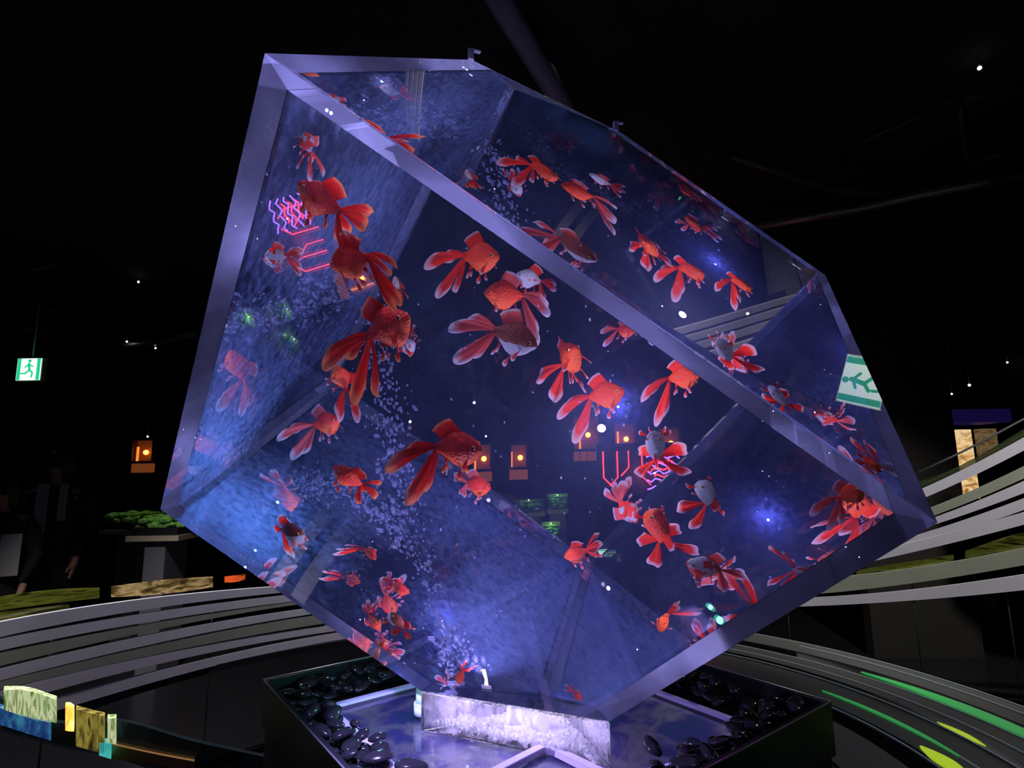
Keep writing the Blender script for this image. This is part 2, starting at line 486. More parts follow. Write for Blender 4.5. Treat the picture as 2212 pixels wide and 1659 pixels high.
def fish_mesh(name, seed, bodymat, finmat, bend=0.0, droop=0.25, spread=0.5):
    """length 1 from the snout (x=0) to the tail tips (x=1); z up, y sideways"""
    rnd = random.Random(seed)
    V_, F_, MI, AL = [], [], [], []
    def cx(x):                                      # sideways bend of the spine
        return bend * max(0, x - .2) ** 2
    # --- body rings
    prof = [(0, -.01, .004, .004), (.012, -.012, .024, .022), (.04, -.008, .052, .045), (.08, .0, .083, .066), (.13, .006, .113, .084), (.19, .010, .142, .098),
            (.26, .006, .160, .104), (.33, .0, .157, .098), (.40, .002, .132, .080), (.46, .012, .096, .056), (.51, .022, .064, .036), (.555, .03, .044, .022), (.585, .032, .03, .012)]
    ns = 20
    for x, zc, h, w in prof:
        for k in range(ns):
            a = 2 * math.pi * k / ns
            ca, sa = math.cos(a), math.sin(a)
            # belly fuller than the back
            hh = h * (1.12 if sa < 0 and .1 < x < .45 else 1)
            V_.append((x, cx(x) + w * ca * (1 - .12 * max(0, sa)), zc + hh * sa)); AL.append(0)
    for i in range(len(prof) - 1):
        for k in range(ns):
            F_.append((i * ns + k, i * ns + (k + 1) % ns, (i + 1) * ns + (k + 1) % ns, (i + 1) * ns + k)); MI.append(0)
    F_.append(tuple(range(ns - 1, -1, -1))); MI.append(0)
    F_.append(tuple((len(prof) - 1) * ns + k for k in range(ns))); MI.append(0)
    # --- eyes
    def ball(c, r, m, sx=1.0):
        b0 = len(V_); nu, nv = 10, 6
        for j in range(nv + 1):
            for i in range(nu):
                th, ph = math.pi * j / nv, 2 * math.pi * i / nu
                V_.append((c[0] + r * math.sin(th) * math.cos(ph), c[1] + r * sx * math.cos(th), c[2] + r * math.sin(th) * math.sin(ph))); AL.append(0)
        for j in range(nv):
            for i in range(nu):
                F_.append((b0 + j * nu + i, b0 + j * nu + (i + 1) % nu, b0 + (j + 1) * nu + (i + 1) % nu, b0 + (j + 1) * nu + i)); MI.append(m)
    for sgn in (-1, 1):
        ball((.072, sgn * .058, .018), .021, 3, .8)
        ball((.071, sgn * .071, .018), .0135, 2, .7)
    # --- fins: closed, slightly lens shaped sheets
    def fin(ra, rb, ta, tb, bow=(0, 0, 0), rip=.02, notch=.0, nu=9, nv=8, th=.005, round_=.22):
        ra, rb, ta, tb, bow = map(Vector, (ra, rb, ta, tb, bow))
        nrm = (tb - ta).cross((ta + tb) / 2 - (ra + rb) / 2)
        if nrm.length < 1e-6: nrm = Vector((0, 1, 0))
        nrm.normalize()
        ph = rnd.uniform(0, 6)
        grid = [[None] * (nu + 1) for _ in range(nv + 1)]
        for j in range(nv + 1):
            v = j / nv
            for i in range(nu + 1):
                u = i / nu
                e = 1 - round_ * (2 * u - 1) ** 2 - notch * math.exp(-((u - .5) / .13) ** 2)
                vv = v * e
                a, b = ra.lerp(rb, u), ta.lerp(tb, u)
                p = a.lerp(b, vv) + bow * (4 * vv * (1 - vv)) * .5 + bow * .3 * vv * vv
                p += nrm * rip * vv * math.sin(u * 9 + ph + vv * 2.5)
                grid[j][i] = p
        b0 = len(V_)
        for s_ in (1, -1):
            for j in range(nv + 1):
                v = j / nv
                for i in range(nu + 1):
                    u = i / nu
                    t_ = th * (1 - v) * (1 - (2 * u - 1) ** 2) + .0006
                    V_.append(tuple(grid[j][i] + nrm * t_ * s_)); AL.append(v)
        w = nu + 1; off = (nv + 1) * w
        for j in range(nv):
            for i in range(nu):
                a = b0 + j * w + i
                F_.append((a, a + 1, a + w + 1, a + w)); MI.append(1)
                a += off
                F_.append((a + w, a + w + 1, a + 1, a)); MI.append(1)
        rim = [b0 + i for i in range(w)] + [b0 + j * w + nu for j in range(1, nv + 1)] + [b0 + nv * w + i for i in range(nu - 1, -1, -1)] + [b0 + j * w for j in range(nv - 1, 0, -1)]
        for a, b in zip(rim, rim[1:] + rim[:1]):
            F_.append((b, a, a + off, b + off)); MI.append(1)
    yb = cx(.56)
    sw = bend * .9
    for s_ in (-1, 1):
        # the double caudal fin: an upper and a lower lobe on each side
        fin((.55, yb + s_ * .008, .055), (.575, yb + s_ * .012, .03), (.95, yb + sw + s_ * spread * .26, .20 - droop * .25 + rnd.uniform(-.03, .03)), (1.0, yb + sw + s_ * spread * .38, .02 - droop * .3),
            bow=(0, s_ * .05, .09), rip=.020, round_=.30)
        fin((.575, yb + s_ * .012, .03), (.55, yb + s_ * .008, .005), (.98, yb + sw + s_ * spread * .36, -.06 - droop * .5), (.80, yb + sw + s_ * spread * .20, -.24 - droop * .35 + rnd.uniform(-.03, .03)),
            bow=(0, s_ * .05, -.02), rip=.020, round_=.30)
        # pectoral, pelvic and anal fins
        fin((.15, s_ * .075, -.055), (.175, s_ * .080, -.075), (.26, s_ * (.17 + rnd.uniform(0, .04)), -.13), (.20, s_ * .16, -.19), bow=(0, s_ * .02, 0), rip=.006, nu=5, nv=5, round_=.3)
        fin((.28, s_ * .045, -.150), (.32, s_ * .040, -.150), (.42, s_ * .09, -.25), (.33, s_ * .09, -.30), bow=(0, s_ * .02, 0), rip=.006, nu=5, nv=5, round_=.3)
        fin((.45, cx(.45) + s_ * .018, -.075), (.49, cx(.49) + s_ * .015, -.045), (.60, cx(.6) + s_ * .05, -.20), (.53, cx(.5) + s_ * .04, -.22), rip=.005, nu=4, nv=4, round_=.3)
    # dorsal sail
    fin((.20, 0, .142), (.46, cx(.46), .095), (.30, rnd.uniform(-.02, .02), .30), (.56, cx(.5) + rnd.uniform(-.03, .03), .20), bow=(-.01, 0, .03), rip=.012, nu=10, nv=6, round_=.18)
    me = bpy.data.meshes.new(name)
    me.from_pydata([(x, y * 1.28, z * 1.30) for x, y, z in V_], [], F_)
    for m in (FM[bodymat], FM[finmat], FM['eye'], FM['iris']): me.materials.append(m)
    for p, i in zip(me.polygons, MI): p.material_index = i; p.use_smooth = True
    at = me.attributes.new('along', 'FLOAT', 'POINT')
    at.data.foreach_set('value', AL)
    me.update()
    return me

HULL = []
for d_ in (U, V, W_):
    for s_ in (0, 1):
        n_ = d_ * (1 if s_ else -1); q_ = VA + d_ * ((SIDE - TH) if s_ else TH)
        HULL.append((Vector(n_), float(n_ @ q_)))
HULL += [(Vector((0, 0, -1)), -(Z_BOT + TH)), (Vector((0, 0, 1)), Z_TOP)]
def put_fish(i, hx, hy, tx, ty, h, dh, flip, bm_, fm_, label, bend=0.0, droop=.25, spread=.5, cap=None, roll=0.0, group=None):
    # draw it nearer to the front pane until it lies inside the water
    while h > .06:
        a = Vector(WP(hx, hy, h)); b = Vector(WP(tx, ty, h + dh)); m_ = (b - a).length * .22
        if all(max(n_.dot(a), n_.dot(b)) < c_ - (m_ if k_ > 1 else 0) for k_, (n_, c_) in enumerate(HULL)): break
        h *= .94
    a = Vector(WP(hx, hy, h)); b = Vector(WP(tx, ty, h + dh))
    x = (b - a); L = x.length; x.normalize()
    mid = water_ray((hx + tx) / 2, (hy + ty) / 2)[1]
    # image up at the fish: towards the top of the frame, flip=-1 hangs it belly up
    up0 = Vector(WP((hx + tx) / 2, (hy + ty) / 2 - 8, h + dh / 2)) - Vector(WP((hx + tx) / 2, (hy + ty) / 2, h + dh / 2))
    z = (up0 - x * up0.dot(x)).normalized() * flip
    y = z.cross(x).normalized(); z = x.cross(y)
    if roll:
        rm = Matrix.Rotation(math.radians(roll), 3, x); z = rm @ z; y = rm @ y
    me = fish_mesh('goldfish', i, bm_, fm_, bend, droop, spread)
    o = bpy.data.objects.new('goldfish', me)
    C.objects.link(o)
    if cap: L = min(L, cap)
    m = Matrix(((x.x, y.x, z.x), (x.y, y.y, z.y), (x.z, y.z, z.z))).to_4x4()
    o.matrix_world = Matrix.Translation(a) @ m @ Matrix.Scale(L, 4)
    # push it off the walls it would touch
    pts_ = [o.matrix_world @ v.co for v in me.vertices]
    for n_, c_ in HULL:
        over = max(n_.dot(q_) for q_ in pts_) - (c_ - .008)
        if over > 0:
            o.matrix_world = Matrix.Translation(n_ * -over) @ o.matrix_world
            pts_ = [q_ - n_ * over for q_ in pts_]
    tag(o, label, 'goldfish', group)
    return o
G = 'goldfish swimming in the tilted tank'
# snout px, tail px, depth behind the front pane at the snout, extra depth at the tail, dorsal side, colours, label
FISH = [
 (645, 392, 785, 520, .10, .04, 1, 'red', 'fin_deep', 'large deep orange goldfish nosing upward below the white-patched one at the upper left', .5, .45, .7, 8),
 (712, 572, 868, 552, .12, .02, 1, 'red', 'fin_deep', 'deep red goldfish with forked tail spread out, just under the largest orange one', -.3, .7, .4, 0),
 (882, 680, 758, 765, .16, .03, 1, 'red', 'fin_deep', 'deep red goldfish with drooping tail above the rising bubbles', .3, .6, .5, 0),
 (888, 768, 868, 700, .82, .06, -1, 'white', 'fin_red', 'white goldfish with a red spot on its head, diving behind a deep red one', .0, .2, .4, 40),
 (1042, 966, 880, 975, .14, .02, 1, 'red', 'fin_deep', 'deep red goldfish with fanned tail and raised dorsal fin in the centre of the tank', .3, .5, .6, 0),
 (1078, 552, 955, 565, .56, .04, 1, 'orange', 'fin_red', 'round orange-red goldfish below the rim, leftmost of the trio under the bright pane edge', .2, .5, .6, 0),
 (1046, 630, 1190, 655, .68, .04, 1, 'orange', 'fin_white', 'bright red goldfish with glowing belly and pale forked tail, middle of the upper trio', -.2, .6, .6, 0),
 (1116, 590, 1203, 632, .85, .02, 1, 'white', 'fin_red', 'white goldfish with red tail behind the bright red one of the trio', .3, .5, .5, 0),
 (1161, 745, 1006, 700, .33, .04, 1, 'dark', 'fin_white', 'dark brown-backed goldfish with white belly and long pale-tipped tail', .2, .3, .5, 0),
 (1243, 748, 1205, 828, .68, .10, -1, 'orange', 'fin_red', 'brightly lit goldfish facing upward with glowing orange belly', .0, .2, .7, 170),
 (1348, 842, 1228, 876, .79, .03, 1, 'orange', 'fin_red', 'orange-red goldfish with glowing belly and long trailing tail near the mid-water lamp', .3, .5, .4, 0),
 (1512, 806, 1405, 832, .73, .04, 1, 'orange', 'fin_red', 'red goldfish half hidden by the long diagonal pane edge, tail hanging down', .3, .8, .5, 0),
 (1372, 716, 1305, 712, 1.02, .02, 1, 'red', 'fin_white', 'dull red goldfish tucked against the back wall under the diagonal pane edge', .2, .4, .4, 0),
 (1060, 1052, 968, 1046, .62, .03, 1, 'red', 'fin_white', 'dim pinkish-red goldfish just below the central deep red one', -.3, .3, .4, 0),
 (722, 1006, 815, 1088, .15, .03, 1, 'orange', 'fin_deep', 'orange-red goldfish with pale-edged fins and wide body left of the bubble column', .3, .5, .5, 10),
 (633, 1198, 552, 1196, .50, .03, 1, 'dark', 'fin_red', 'small goldfish with pale belly and red fins near the lower left pane', -.4, .7, .6, 0),
 (812, 1210, 776, 1160, .74, .02, 1, 'orange', 'fin_red', 'tiny curled orange-red goldfish between the bubbles and the lower left pane', .9, .2, .5, 0),
 (884, 1280, 818, 1254, .66, .02, 1, 'red', 'fin_red', 'small rosy goldfish beside the lower part of the bubble column', -.2, .3, .4, 0),
 (836, 1335, 868, 1396, .30, .02, 1, 'dark', 'fin_deep', 'dark shadowy goldfish near the lower corner of the tank', .2, .3, .5, 30),
 (732, 906, 650, 932, .64, .03, 1, 'red', 'fin_white', 'faint rosy goldfish beneath the glass corner where three back edges meet', .4, .3, .4, 0),
 (728, 790, 752, 868, .40, .03, 1, 'orange', 'fin_red', 'dull orange goldfish with curved body beside the three-way glass corner', -.6, .2, .3, 30),
 (616, 256, 628, 326, .05, .04, 1, 'patch', 'fin_white', 'red goldfish with a large white flank patch near the topmost front corner', -.2, .4, .6, 40),
 (565, 545, 650, 556, .62, .03, 1, 'patch', 'fin_white', 'dim goldfish with white head and red body behind the upper left pane', .3, .5, .5, 0),
 (1409, 940, 1432, 1012, .34, .09, 1, 'white', 'fin_red', 'goldfish facing outward with pale chest and spread red fins in front of the neon glow', .0, .2, .9, 170),
 (1376, 1130, 1315, 1045, .66, .04, -1, 'patch', 'fin_white', 'dark red and white goldfish diving with its pale tail raised', .2, .2, .7, 20),
 (1218, 1202, 1308, 1188, .45, .03, 1, 'orange', 'fin_red', 'bright red goldfish with glowing underside by the lower back edge', .3, .2, .5, 0),
 (1526, 1040, 1518, 1118, .31, .05, 1, 'white', 'fin_red', 'white goldfish with a red blaze seen from above, right of the neon glow', .0, .2, .8, 150),
 (1486, 1150, 1470, 1252, .42, .06, 1, 'orange', 'fin_red', 'orange-red goldfish with pale head and spread fins above the red and white one', .2, .2, .8, 160),
 (1516, 1236, 1640, 1280, .66, .04, 1, 'patch', 'fin_white', 'red and white mottled goldfish with clear pale tail at the lower right', .2, .3, .5, 10),
 (1472, 1398, 1492, 1322, .38, .04, -1, 'orange', 'fin_red', 'round-bellied orange goldfish upended near the lowest right pane edge', .4, .3, .6, 20),
 (1938, 1104, 1850, 1142, .05, .03, 1, 'orange', 'fin_white', 'bright orange goldfish in the far right corner of the tank', .3, .4, .5, 0),
 (976, 1500, 985, 1448, .30, .03, -1, 'red', 'fin_red', 'small red goldfish over the bright base lamp', .2, .2, .4, 0),
 (1268, 1524, 1235, 1488, .22, .03, 1, 'red', 'fin_white', 'dim red goldfish in the bottom of the tank above the fittings', .0, .3, .4, 0),
 (1475, 400, 1505, 412, .50, .02, 1, 'orange', 'fin_red', 'tiny orange goldfish seen through the upper pane close to its far edge', .0, .3, .4, 0),
 (1478, 470, 1552, 508, .66, .02, 1, 'orange', 'fin_white', 'brownish orange goldfish with forked tail seen through the upper pane', .0, .2, .3, 0),
 (1008, 365, 1030, 410, .34, .03, 1, 'dark', 'fin_deep', 'brown goldfish at the left part of the upper pane among surface ripples', .0, .3, .4, 30),
]
for i, f in enumerate(FISH):
    put_fish(i, *f[:9], f[9], *f[10:13], roll=f[13])

# ------------------------------------------------------------------ rising bubbles
def bubbles():
    m, t = mat('air_bubble_shine')
    gl = N(t, 'ShaderNodeBsdfGlossy'); gl.inputs['Roughness'].default_value = .25; gl.inputs[0].default_value = (.85, .85, 1, 1)
    df = N(t, 'ShaderNodeBsdfTranslucent'); df.inputs[0].default_value = (.8, .8, 1, 1)
    gd = N(t, 'ShaderNodeMixShader'); gd.inputs[0].default_value = .5
    t.links.new(gl.outputs[0], gd.inputs[1]); t.links.new(df.outputs[0], gd.inputs[2])
    tr = N(t, 'ShaderNodeBsdfTransparent')
    lw = N(t, 'ShaderNodeLayerWeight'); lw.inputs[0].default_value = .5
    mr = N(t, 'ShaderNodeMapRange'); mr.inputs['To Min'].default_value = .40; mr.inputs['To Max'].default_value = 1.0
    t.links.new(lw.outputs['Facing'], mr.inputs['Value'])
    mx = N(t, 'ShaderNodeMixShader'); t.links.new(mr.outputs[0], mx.inputs[0]); t.links.new(tr.outputs[0], mx.inputs[1]); t.links.new(gd.outputs[0], mx.inputs[2])
    out(t, mx.outputs[0])
    path = [(-.06, 1.72, 1.03), (-.13, 1.82, 1.12), (-.18, 1.95, 1.22), (-.235, 2.05, 1.40), (-.26, 2.10, 1.60), (-.29, 2.13, 1.85), (-.31, 2.10, 2.05), (-.31, 2.04, 2.25)]
    rnd = random.Random(3)
    bm = bmesh.new()
    base = bmesh.new(); bmesh.ops.create_icosphere(base, subdivisions=1, radius=1); bv = [v.co.copy() for v in base.verts]; bf = [[v.index for v in f.verts] for f in base.faces]; base.free()
    def add(c, r, st, ax):
        vs = []
        q = ax.to_track_quat('Z', 'Y')
        for v in bv:
            w = Vector((v.x * r * (1 + .3 * rnd.uniform(-1, 1)), v.y * r, v.z * r * st)); w.rotate(q)
            vs.append(bm.verts.new(c + w))
        for f in bf:
            ff = bm.faces.new([vs[i] for i in f]); ff.smooth = True
    for k in range(950):
        u = rnd.random() ** .85 * (len(path) - 1); i = int(u); f = u - i
        c = Vector(path[i]).lerp(Vector(path[min(i + 1, len(path) - 1)]), f)
        # clumps and gaps
        if rnd.random() < .35 and math.sin(u * 9) < .1: continue
        s = .015 + .018 * min(1, u / 3)
        c += Vector((rnd.gauss(0, s), rnd.gauss(0, s * .8), rnd.gauss(0, .02)))
        add(c, rnd.uniform(.0022, .0058) * (1.6 if rnd.random() < .15 else 1), rnd.uniform(.5, 2.2), Vector((rnd.gauss(0, .5), rnd.gauss(0, .5), 1)))
    # stray bubbles through the water
    for k in range(70):
        c = Vector(cube_pt(rnd.uniform(.2, 1.0), rnd.uniform(.15, 1.0), rnd.uniform(.15, 1.0)))
        if Z_BOT + .15 < c.z < Z_TOP - .1: add(c, rnd.uniform(.001, .003), rnd.uniform(.6, 2), Vector((0, 0, 1)))
    me = bpy.data.meshes.new('air_bubbles'); bm.to_mesh(me); bm.free(); me.materials.append(m)
    o = bpy.data.objects.new('air_bubbles', me); C.objects.link(o)
    tag(o, 'leaning column of silvery air bubbles rising from the base lamp to the surface', 'bubbles', kind='stuff')
bubbles()

# ------------------------------------------------------------------ generic solids
def prism(name, poly, z0, z1, m, parent=None, off=(0, 0, 0), bevel=0.0):
    n = len(poly); off = np.array(off)
    area = sum(poly[i][0] * poly[(i + 1) % n][1] - poly[(i + 1) % n][0] * poly[i][1] for i in range(n))
    if area < 0: poly = poly[::-1]
    vs = [np.array([p[0], p[1], z0]) - off for p in poly] + [np.array([p[0], p[1], z1]) - off for p in poly]
    fs = [tuple(range(n - 1, -1, -1)), tuple(range(n, 2 * n))] + [(i, (i + 1) % n, (i + 1) % n + n, i + n) for i in range(n)]
    o = mesh(name, vs, fs, m, parent)
    if bevel:
        bv = o.modifiers.new('b', 'BEVEL'); bv.width = bevel; bv.segments = 2
    return o
def box(name, c, sz, m, parent=None, rz=0, bevel=0.0):
    x, y, z = [v / 2 for v in sz]
    vs = [(a, b, d) for a in (-x, x) for b in (-y, y) for d in (-z, z)]
    fs = [(0, 1, 3, 2), (4, 6, 7, 5), (0, 4, 5, 1), (2, 3, 7, 6), (0, 2, 6, 4), (1, 5, 7, 3)]
    o = mesh(name, vs, fs, m, parent); o.location = tuple(map(float, c)); o.rotation_euler = (0, 0, rz)
    if bevel:
        bv = o.modifiers.new('b', 'BEVEL'); bv.width = bevel; bv.segments = 2
    return o
def cyl(name, c, r, h, m, parent=None, n=24, r2=None):
    r2 = r if r2 is None else r2
    vs = [(rr * math.cos(2 * math.pi * k / n), rr * math.sin(2 * math.pi * k / n), z) for rr, z in ((r, 0), (r2, h)) for k in range(n)]
    fs = [tuple(range(n - 1, -1, -1)), tuple(range(n, 2 * n))] + [(k, (k + 1) % n, (k + 1) % n + n, k + n) for k in range(n)]
    o = mesh(name, vs, fs, m, parent); o.location = tuple(map(float, c))
    for p in o.data.polygons[2:]: p.use_smooth = True
    return o
def tube(name, pts, r, m, parent=None, n=8):
    pts = [Vector(tuple(map(float, p))) for p in pts]
    vs, fs = [], []
    for i, p in enumerate(pts):
        d = (pts[min(i + 1, len(pts) - 1)] - pts[max(i - 1, 0)]).normalized()
        a = d.orthogonal().normalized() if abs(d.z) > .95 else d.cross(Vector((0, 0, 1))).normalized()
        b = d.cross(a)
        rr = r if not isinstance(r, (list, tuple)) else r[i]
        for k in range(n):
            t_ = 2 * math.pi * k / n
            vs.append(p + (a * math.cos(t_) + b * math.sin(t_)) * rr)
    for i in range(len(pts) - 1):
        for k in range(n):
            fs.append((i * n + k, i * n + (k + 1) % n, (i + 1) * n + (k + 1) % n, (i + 1) * n + k))
    fs += [tuple(range(n - 1, -1, -1)), tuple((len(pts) - 1) * n + k for k in range(n))]
    return mesh(name, vs, fs, m, parent, smooth=True)

M_BLACK = pbr('black_satin_lacquer', (.006, .006, .008), .42, 0, .25)
M_EDGE = pbr('dark_metal_edge', (.30, .30, .33), .3, .8)
M_STEEL = pbr('brushed_grey_slat', (.80, .76, .84), .45, .2, noisy=.12, scale=6)
M_REFL_OLIVE = pbr('olive_grey_slat', (.42, .44, .34), .45, .2, noisy=.15, scale=6)  # greenish reflections along the rail put into a slat colour
M_DARK = pbr('dark_slat', (.02, .022, .025), .35, .3)
M_PEB = pbr('polished_black_pebble', (.010, .010, .012), .12, 0, .7)
M_CLEAR = glass_mat('plinth_acrylic', 1.45)
M_FROST = film('frosted_acrylic', (.72, .62, 1.0), .25, .75, 30)
M_WHITE = pbr('white_gravel', (.85, .85, .9), .6)

# ------------------------------------------------------------------ tank rim clips
for lab, px, py, t_ in (('small clear hanger tab standing on the rim at the top left corner of the tank', 1017, 122, None), ('small clear hanger bracket shining on the far rim of the tank', 1330, 276, None)):
    p = PZ(px, py, Z_TOP + .012)
    o = empty('rim_hanger', (p[0], p[1], Z_TOP + .001), .3)
    tag(o, lab, 'bracket', 'hangers on the tank rim')
    M_HANG = bpy.data.materials.get('hanger_plastic') or pbr('hanger_plastic', (.75, .75, .9), .2, 0, .5)
    box('upright', (0, 0, .016), (.016, .012, .032), M_HANG, o, bevel=.002)
    box('hook', (.012, 0, .030), (.03, .012, .006), M_HANG, o, bevel=.002)

# ------------------------------------------------------------------ plinth under the tank
pl_root = empty('acrylic_plinth', (AXIS[0], AXIS[1], .835))
tag(pl_root, 'low clear triangular acrylic plinth holding white gravel under the tank', 'plinth')
OFFP = (AXIS[0], AXIS[1], .835)
prism('clear_block', [(p[0], p[1]) for p in TRI], .835, Z_BOT - .003, M_CLEAR, pl_root, OFFP, bevel=.003)
def inset(poly, k): return [(AXIS[0] + (p[0] - AXIS[0]) * k, AXIS[1] + (p[1] - AXIS[1]) * k) for p in poly]
liner = inset([(p[0], p[1]) for p in TRI], .965)
vs_, fs_ = [], []
for i in range(len(liner)):
    j = (i + 1) % len(liner); k = len(vs_)
    vs_ += [(liner[i][0], liner[i][1], .84), (liner[j][0], liner[j][1], .84), (liner[j][0], liner[j][1], .925), (liner[i][0], liner[i][1], .925)]; fs_.append((k, k + 1, k + 2, k + 3))
mesh('frosted_liner', [np.array(v) - np.array(OFFP) for v in vs_], fs_, film('plinth_frost', (.72, .66, 1.0), .03, .4, 38), pl_root)  # liner added to catch the lamps and brighten the plinth
tri_in = inset([(p[0], p[1]) for p in TRI], .86)
def in_tri(x, y, poly):
    s_ = [((poly[(i + 1) % 3][0] - poly[i][0]) * (y - poly[i][1]) - (poly[(i + 1) % 3][1] - poly[i][1]) * (x - poly[i][0])) for i in range(3)]
    return all(v >= 0 for v in s_) or all(v <= 0 for v in s_)
def grains(name, test, cx_, cy_, rad, n, z, size, m, seed, lift=.012):
    rnd = random.Random(seed); bm = bmesh.new()
    base = bmesh.new(); bmesh.ops.create_icosphere(base, subdivisions=1, radius=1); bv = [v.co.copy() for v in base.verts]; bf = [[v.index for v in f.verts] for f in base.faces]; base.free()
    k = 0; tries = 0
    while k < n and tries < n * 20:
        tries += 1
        x, y = cx_ + rnd.uniform(-rad, rad), cy_ + rnd.uniform(-rad, rad)
        if not test(x, y): continue
        r = size * rnd.uniform(.6, 1.2); k += 1
        e = Matrix.Rotation(rnd.uniform(0, 6), 3, Vector((rnd.random(), rnd.random(), rnd.random())).normalized())
        vs = [bm.verts.new(Vector((x, y, z + r * .5 + rnd.random() * lift)) + e @ Vector((v.x * r, v.y * r * .7, v.z * r * .55))) for v in bv]
        for f in bf: bm.faces.new([vs[i] for i in f])
    me = bpy.data.meshes.new(name); bm.to_mesh(me); bm.free(); me.materials.append(m)
    o = bpy.data.objects.new(name, me); C.objects.link(o)
    return o
g = grains('white_gravel', lambda x, y: in_tri(x, y, tri_in) and y < 1.72 + .05 * math.sin(x * 19), AXIS[0], AXIS[1], .45, 1500, .845, .008, M_WHITE, 5)
tag(g, 'glittering white gravel spread inside the clear plinth', 'gravel', kind='stuff')
for lab, px, py in (('white threaded fitting standing in the middle of the gravel', 1120, 1545), ('small clear fitting in the left part of the plinth', 908, 1508)):
    p = PZ(px, py, .90)
    p[1] += .05
    o = empty('pipe_fitting', (p[0], p[1], .842)); tag(o, lab, 'fitting', 'fittings in the plinth')
    cyl('collar', (0, 0, 0), .026, .030, M_WHITE, o, n=12)
    cyl('body', (0, 0, .030), .020, .042, M_WHITE, o)
cyl_end = empty('round_plug', tuple(PZ(1175, 1562, .87))); tag(cyl_end, 'short white round plug lying beside the threaded fitting', 'plug')
pl = cyl('disc', (0, .04, 0), .020, .03, M_WHITE, cyl_end); pl.rotation_euler = (math.radians(75), 0, .4)

# ------------------------------------------------------------------ pebble tray on its black pedestal
TC = np.array([.03, 1.68]); HD = .785
a0 = math.atan2(1.791 - 1.68, -.747 - .03)
def sq(k, z=None): return [(TC[0] + HD * k * math.cos(a0 + i * math.pi / 2), TC[1] + HD * k * math.sin(a0 + i * math.pi / 2)) for i in range(4)]
ped = empty('display_pedestal', (TC[0], TC[1], 0)); tag(ped, 'square black gloss pedestal with a tray of black pebbles on top', 'pedestal')
prism('body', sq(.985), 0, .80, M_BLACK, ped, (TC[0], TC[1], 0))
so, si = sq(1.0), sq(.975)
vs, fs = [], []
for i in range(4):
    j = (i + 1) % 4; k = len(vs)
    for z in (.78, .905):
        vs += [(so[i][0] - TC[0], so[i][1] - TC[1], z), (so[j][0] - TC[0], so[j][1] - TC[1], z), (si[j][0] - TC[0], si[j][1] - TC[1], z), (si[i][0] - TC[0], si[i][1] - TC[1], z)]
    fs += [(k, k + 1, k + 5, k + 4), (k + 2, k + 3, k + 7, k + 6), (k + 4, k + 5, k + 6, k + 7)]
mesh('tray_wall', vs, fs, M_BLACK, ped)
pts = [np.array([p[0] - TC[0], p[1] - TC[1], .906]) for p in so]
for i in range(4):
    tube('rim_edge', [pts[i], pts[(i + 1) % 4]], .0022, M_EDGE, ped, 6)
prism('tray_floor', sq(.97), .80, .812, M_BLACK, ped, (TC[0], TC[1], 0))

# clear slab between pebbles and plinth
SL = .76
slab = empty('acrylic_slab', (TC[0], TC[1], .815)); tag(slab, 'large square clear acrylic slab glowing violet among the black pebbles', 'slab')
prism('glass_plate', sq(SL), .815, .833, M_CLEAR, slab, (TC[0], TC[1], .815), bevel=.002)
def strip_frame(k0, k1, z0, z1, m, name, parent, off):
    A, B = sq(k0), sq(k1); vs, fs = [], []
    for i in range(4):
        j = (i + 1) % 4; k = len(vs)
        for z in (z0, z1):
            vs += [(A[i][0], A[i][1], z), (A[j][0], A[j][1], z), (B[j][0], B[j][1], z), (B[i][0], B[i][1], z)]
        fs += [(k, k + 1, k + 5, k + 4), (k + 2, k + 3, k + 7, k + 6), (k + 4, k + 5, k + 6, k + 7), (k + 3, k + 2, k + 1, k)]
    return mesh(name, [np.array(v) - np.array(off) for v in vs], fs, m, parent)
M_LAV = pbr('satin_violet_acrylic', (.62, .52, .95), .25, 0, .5)
strip_frame(SL, SL - .035, .833, .842, M_LAV, 'raised_border', slab, (TC[0], TC[1], .815))
M_SAT = None
M_SAT = streaky('veined_violet_bed', [(.10, .08, .50), (.28, .24, .85), (.80, .80, 1.0), (.22, .18, .80), (.12, .35, .60)], 7, 0, (1, 1, 1), .3)  # violet light and pale glints put into the bed's colour
prism('frosted_bed', sq(SL - .05), .8135, .8145, M_SAT, slab, (TC[0], TC[1], .815))

# two raised violet strips meeting in a corner that points at the plinth
for (p0, p1) in (((1180, 1612), (1010, 1700)), ((1180, 1612), (1380, 1712))):
    a_, b_ = PZ(*p0, .842), PZ(*p1, .842); dd = (b_ - a_); dd /= np.linalg.norm(dd); nn = np.array([-dd[1], dd[0], 0]) * .011
    prism('inner_border', [tuple((a_ + nn)[:2]), tuple((b_ + nn)[:2]), tuple((b_ - nn)[:2]), tuple((a_ - nn)[:2])], .834, .850, M_LAV, slab, (TC[0], TC[1], .815), bevel=.002)
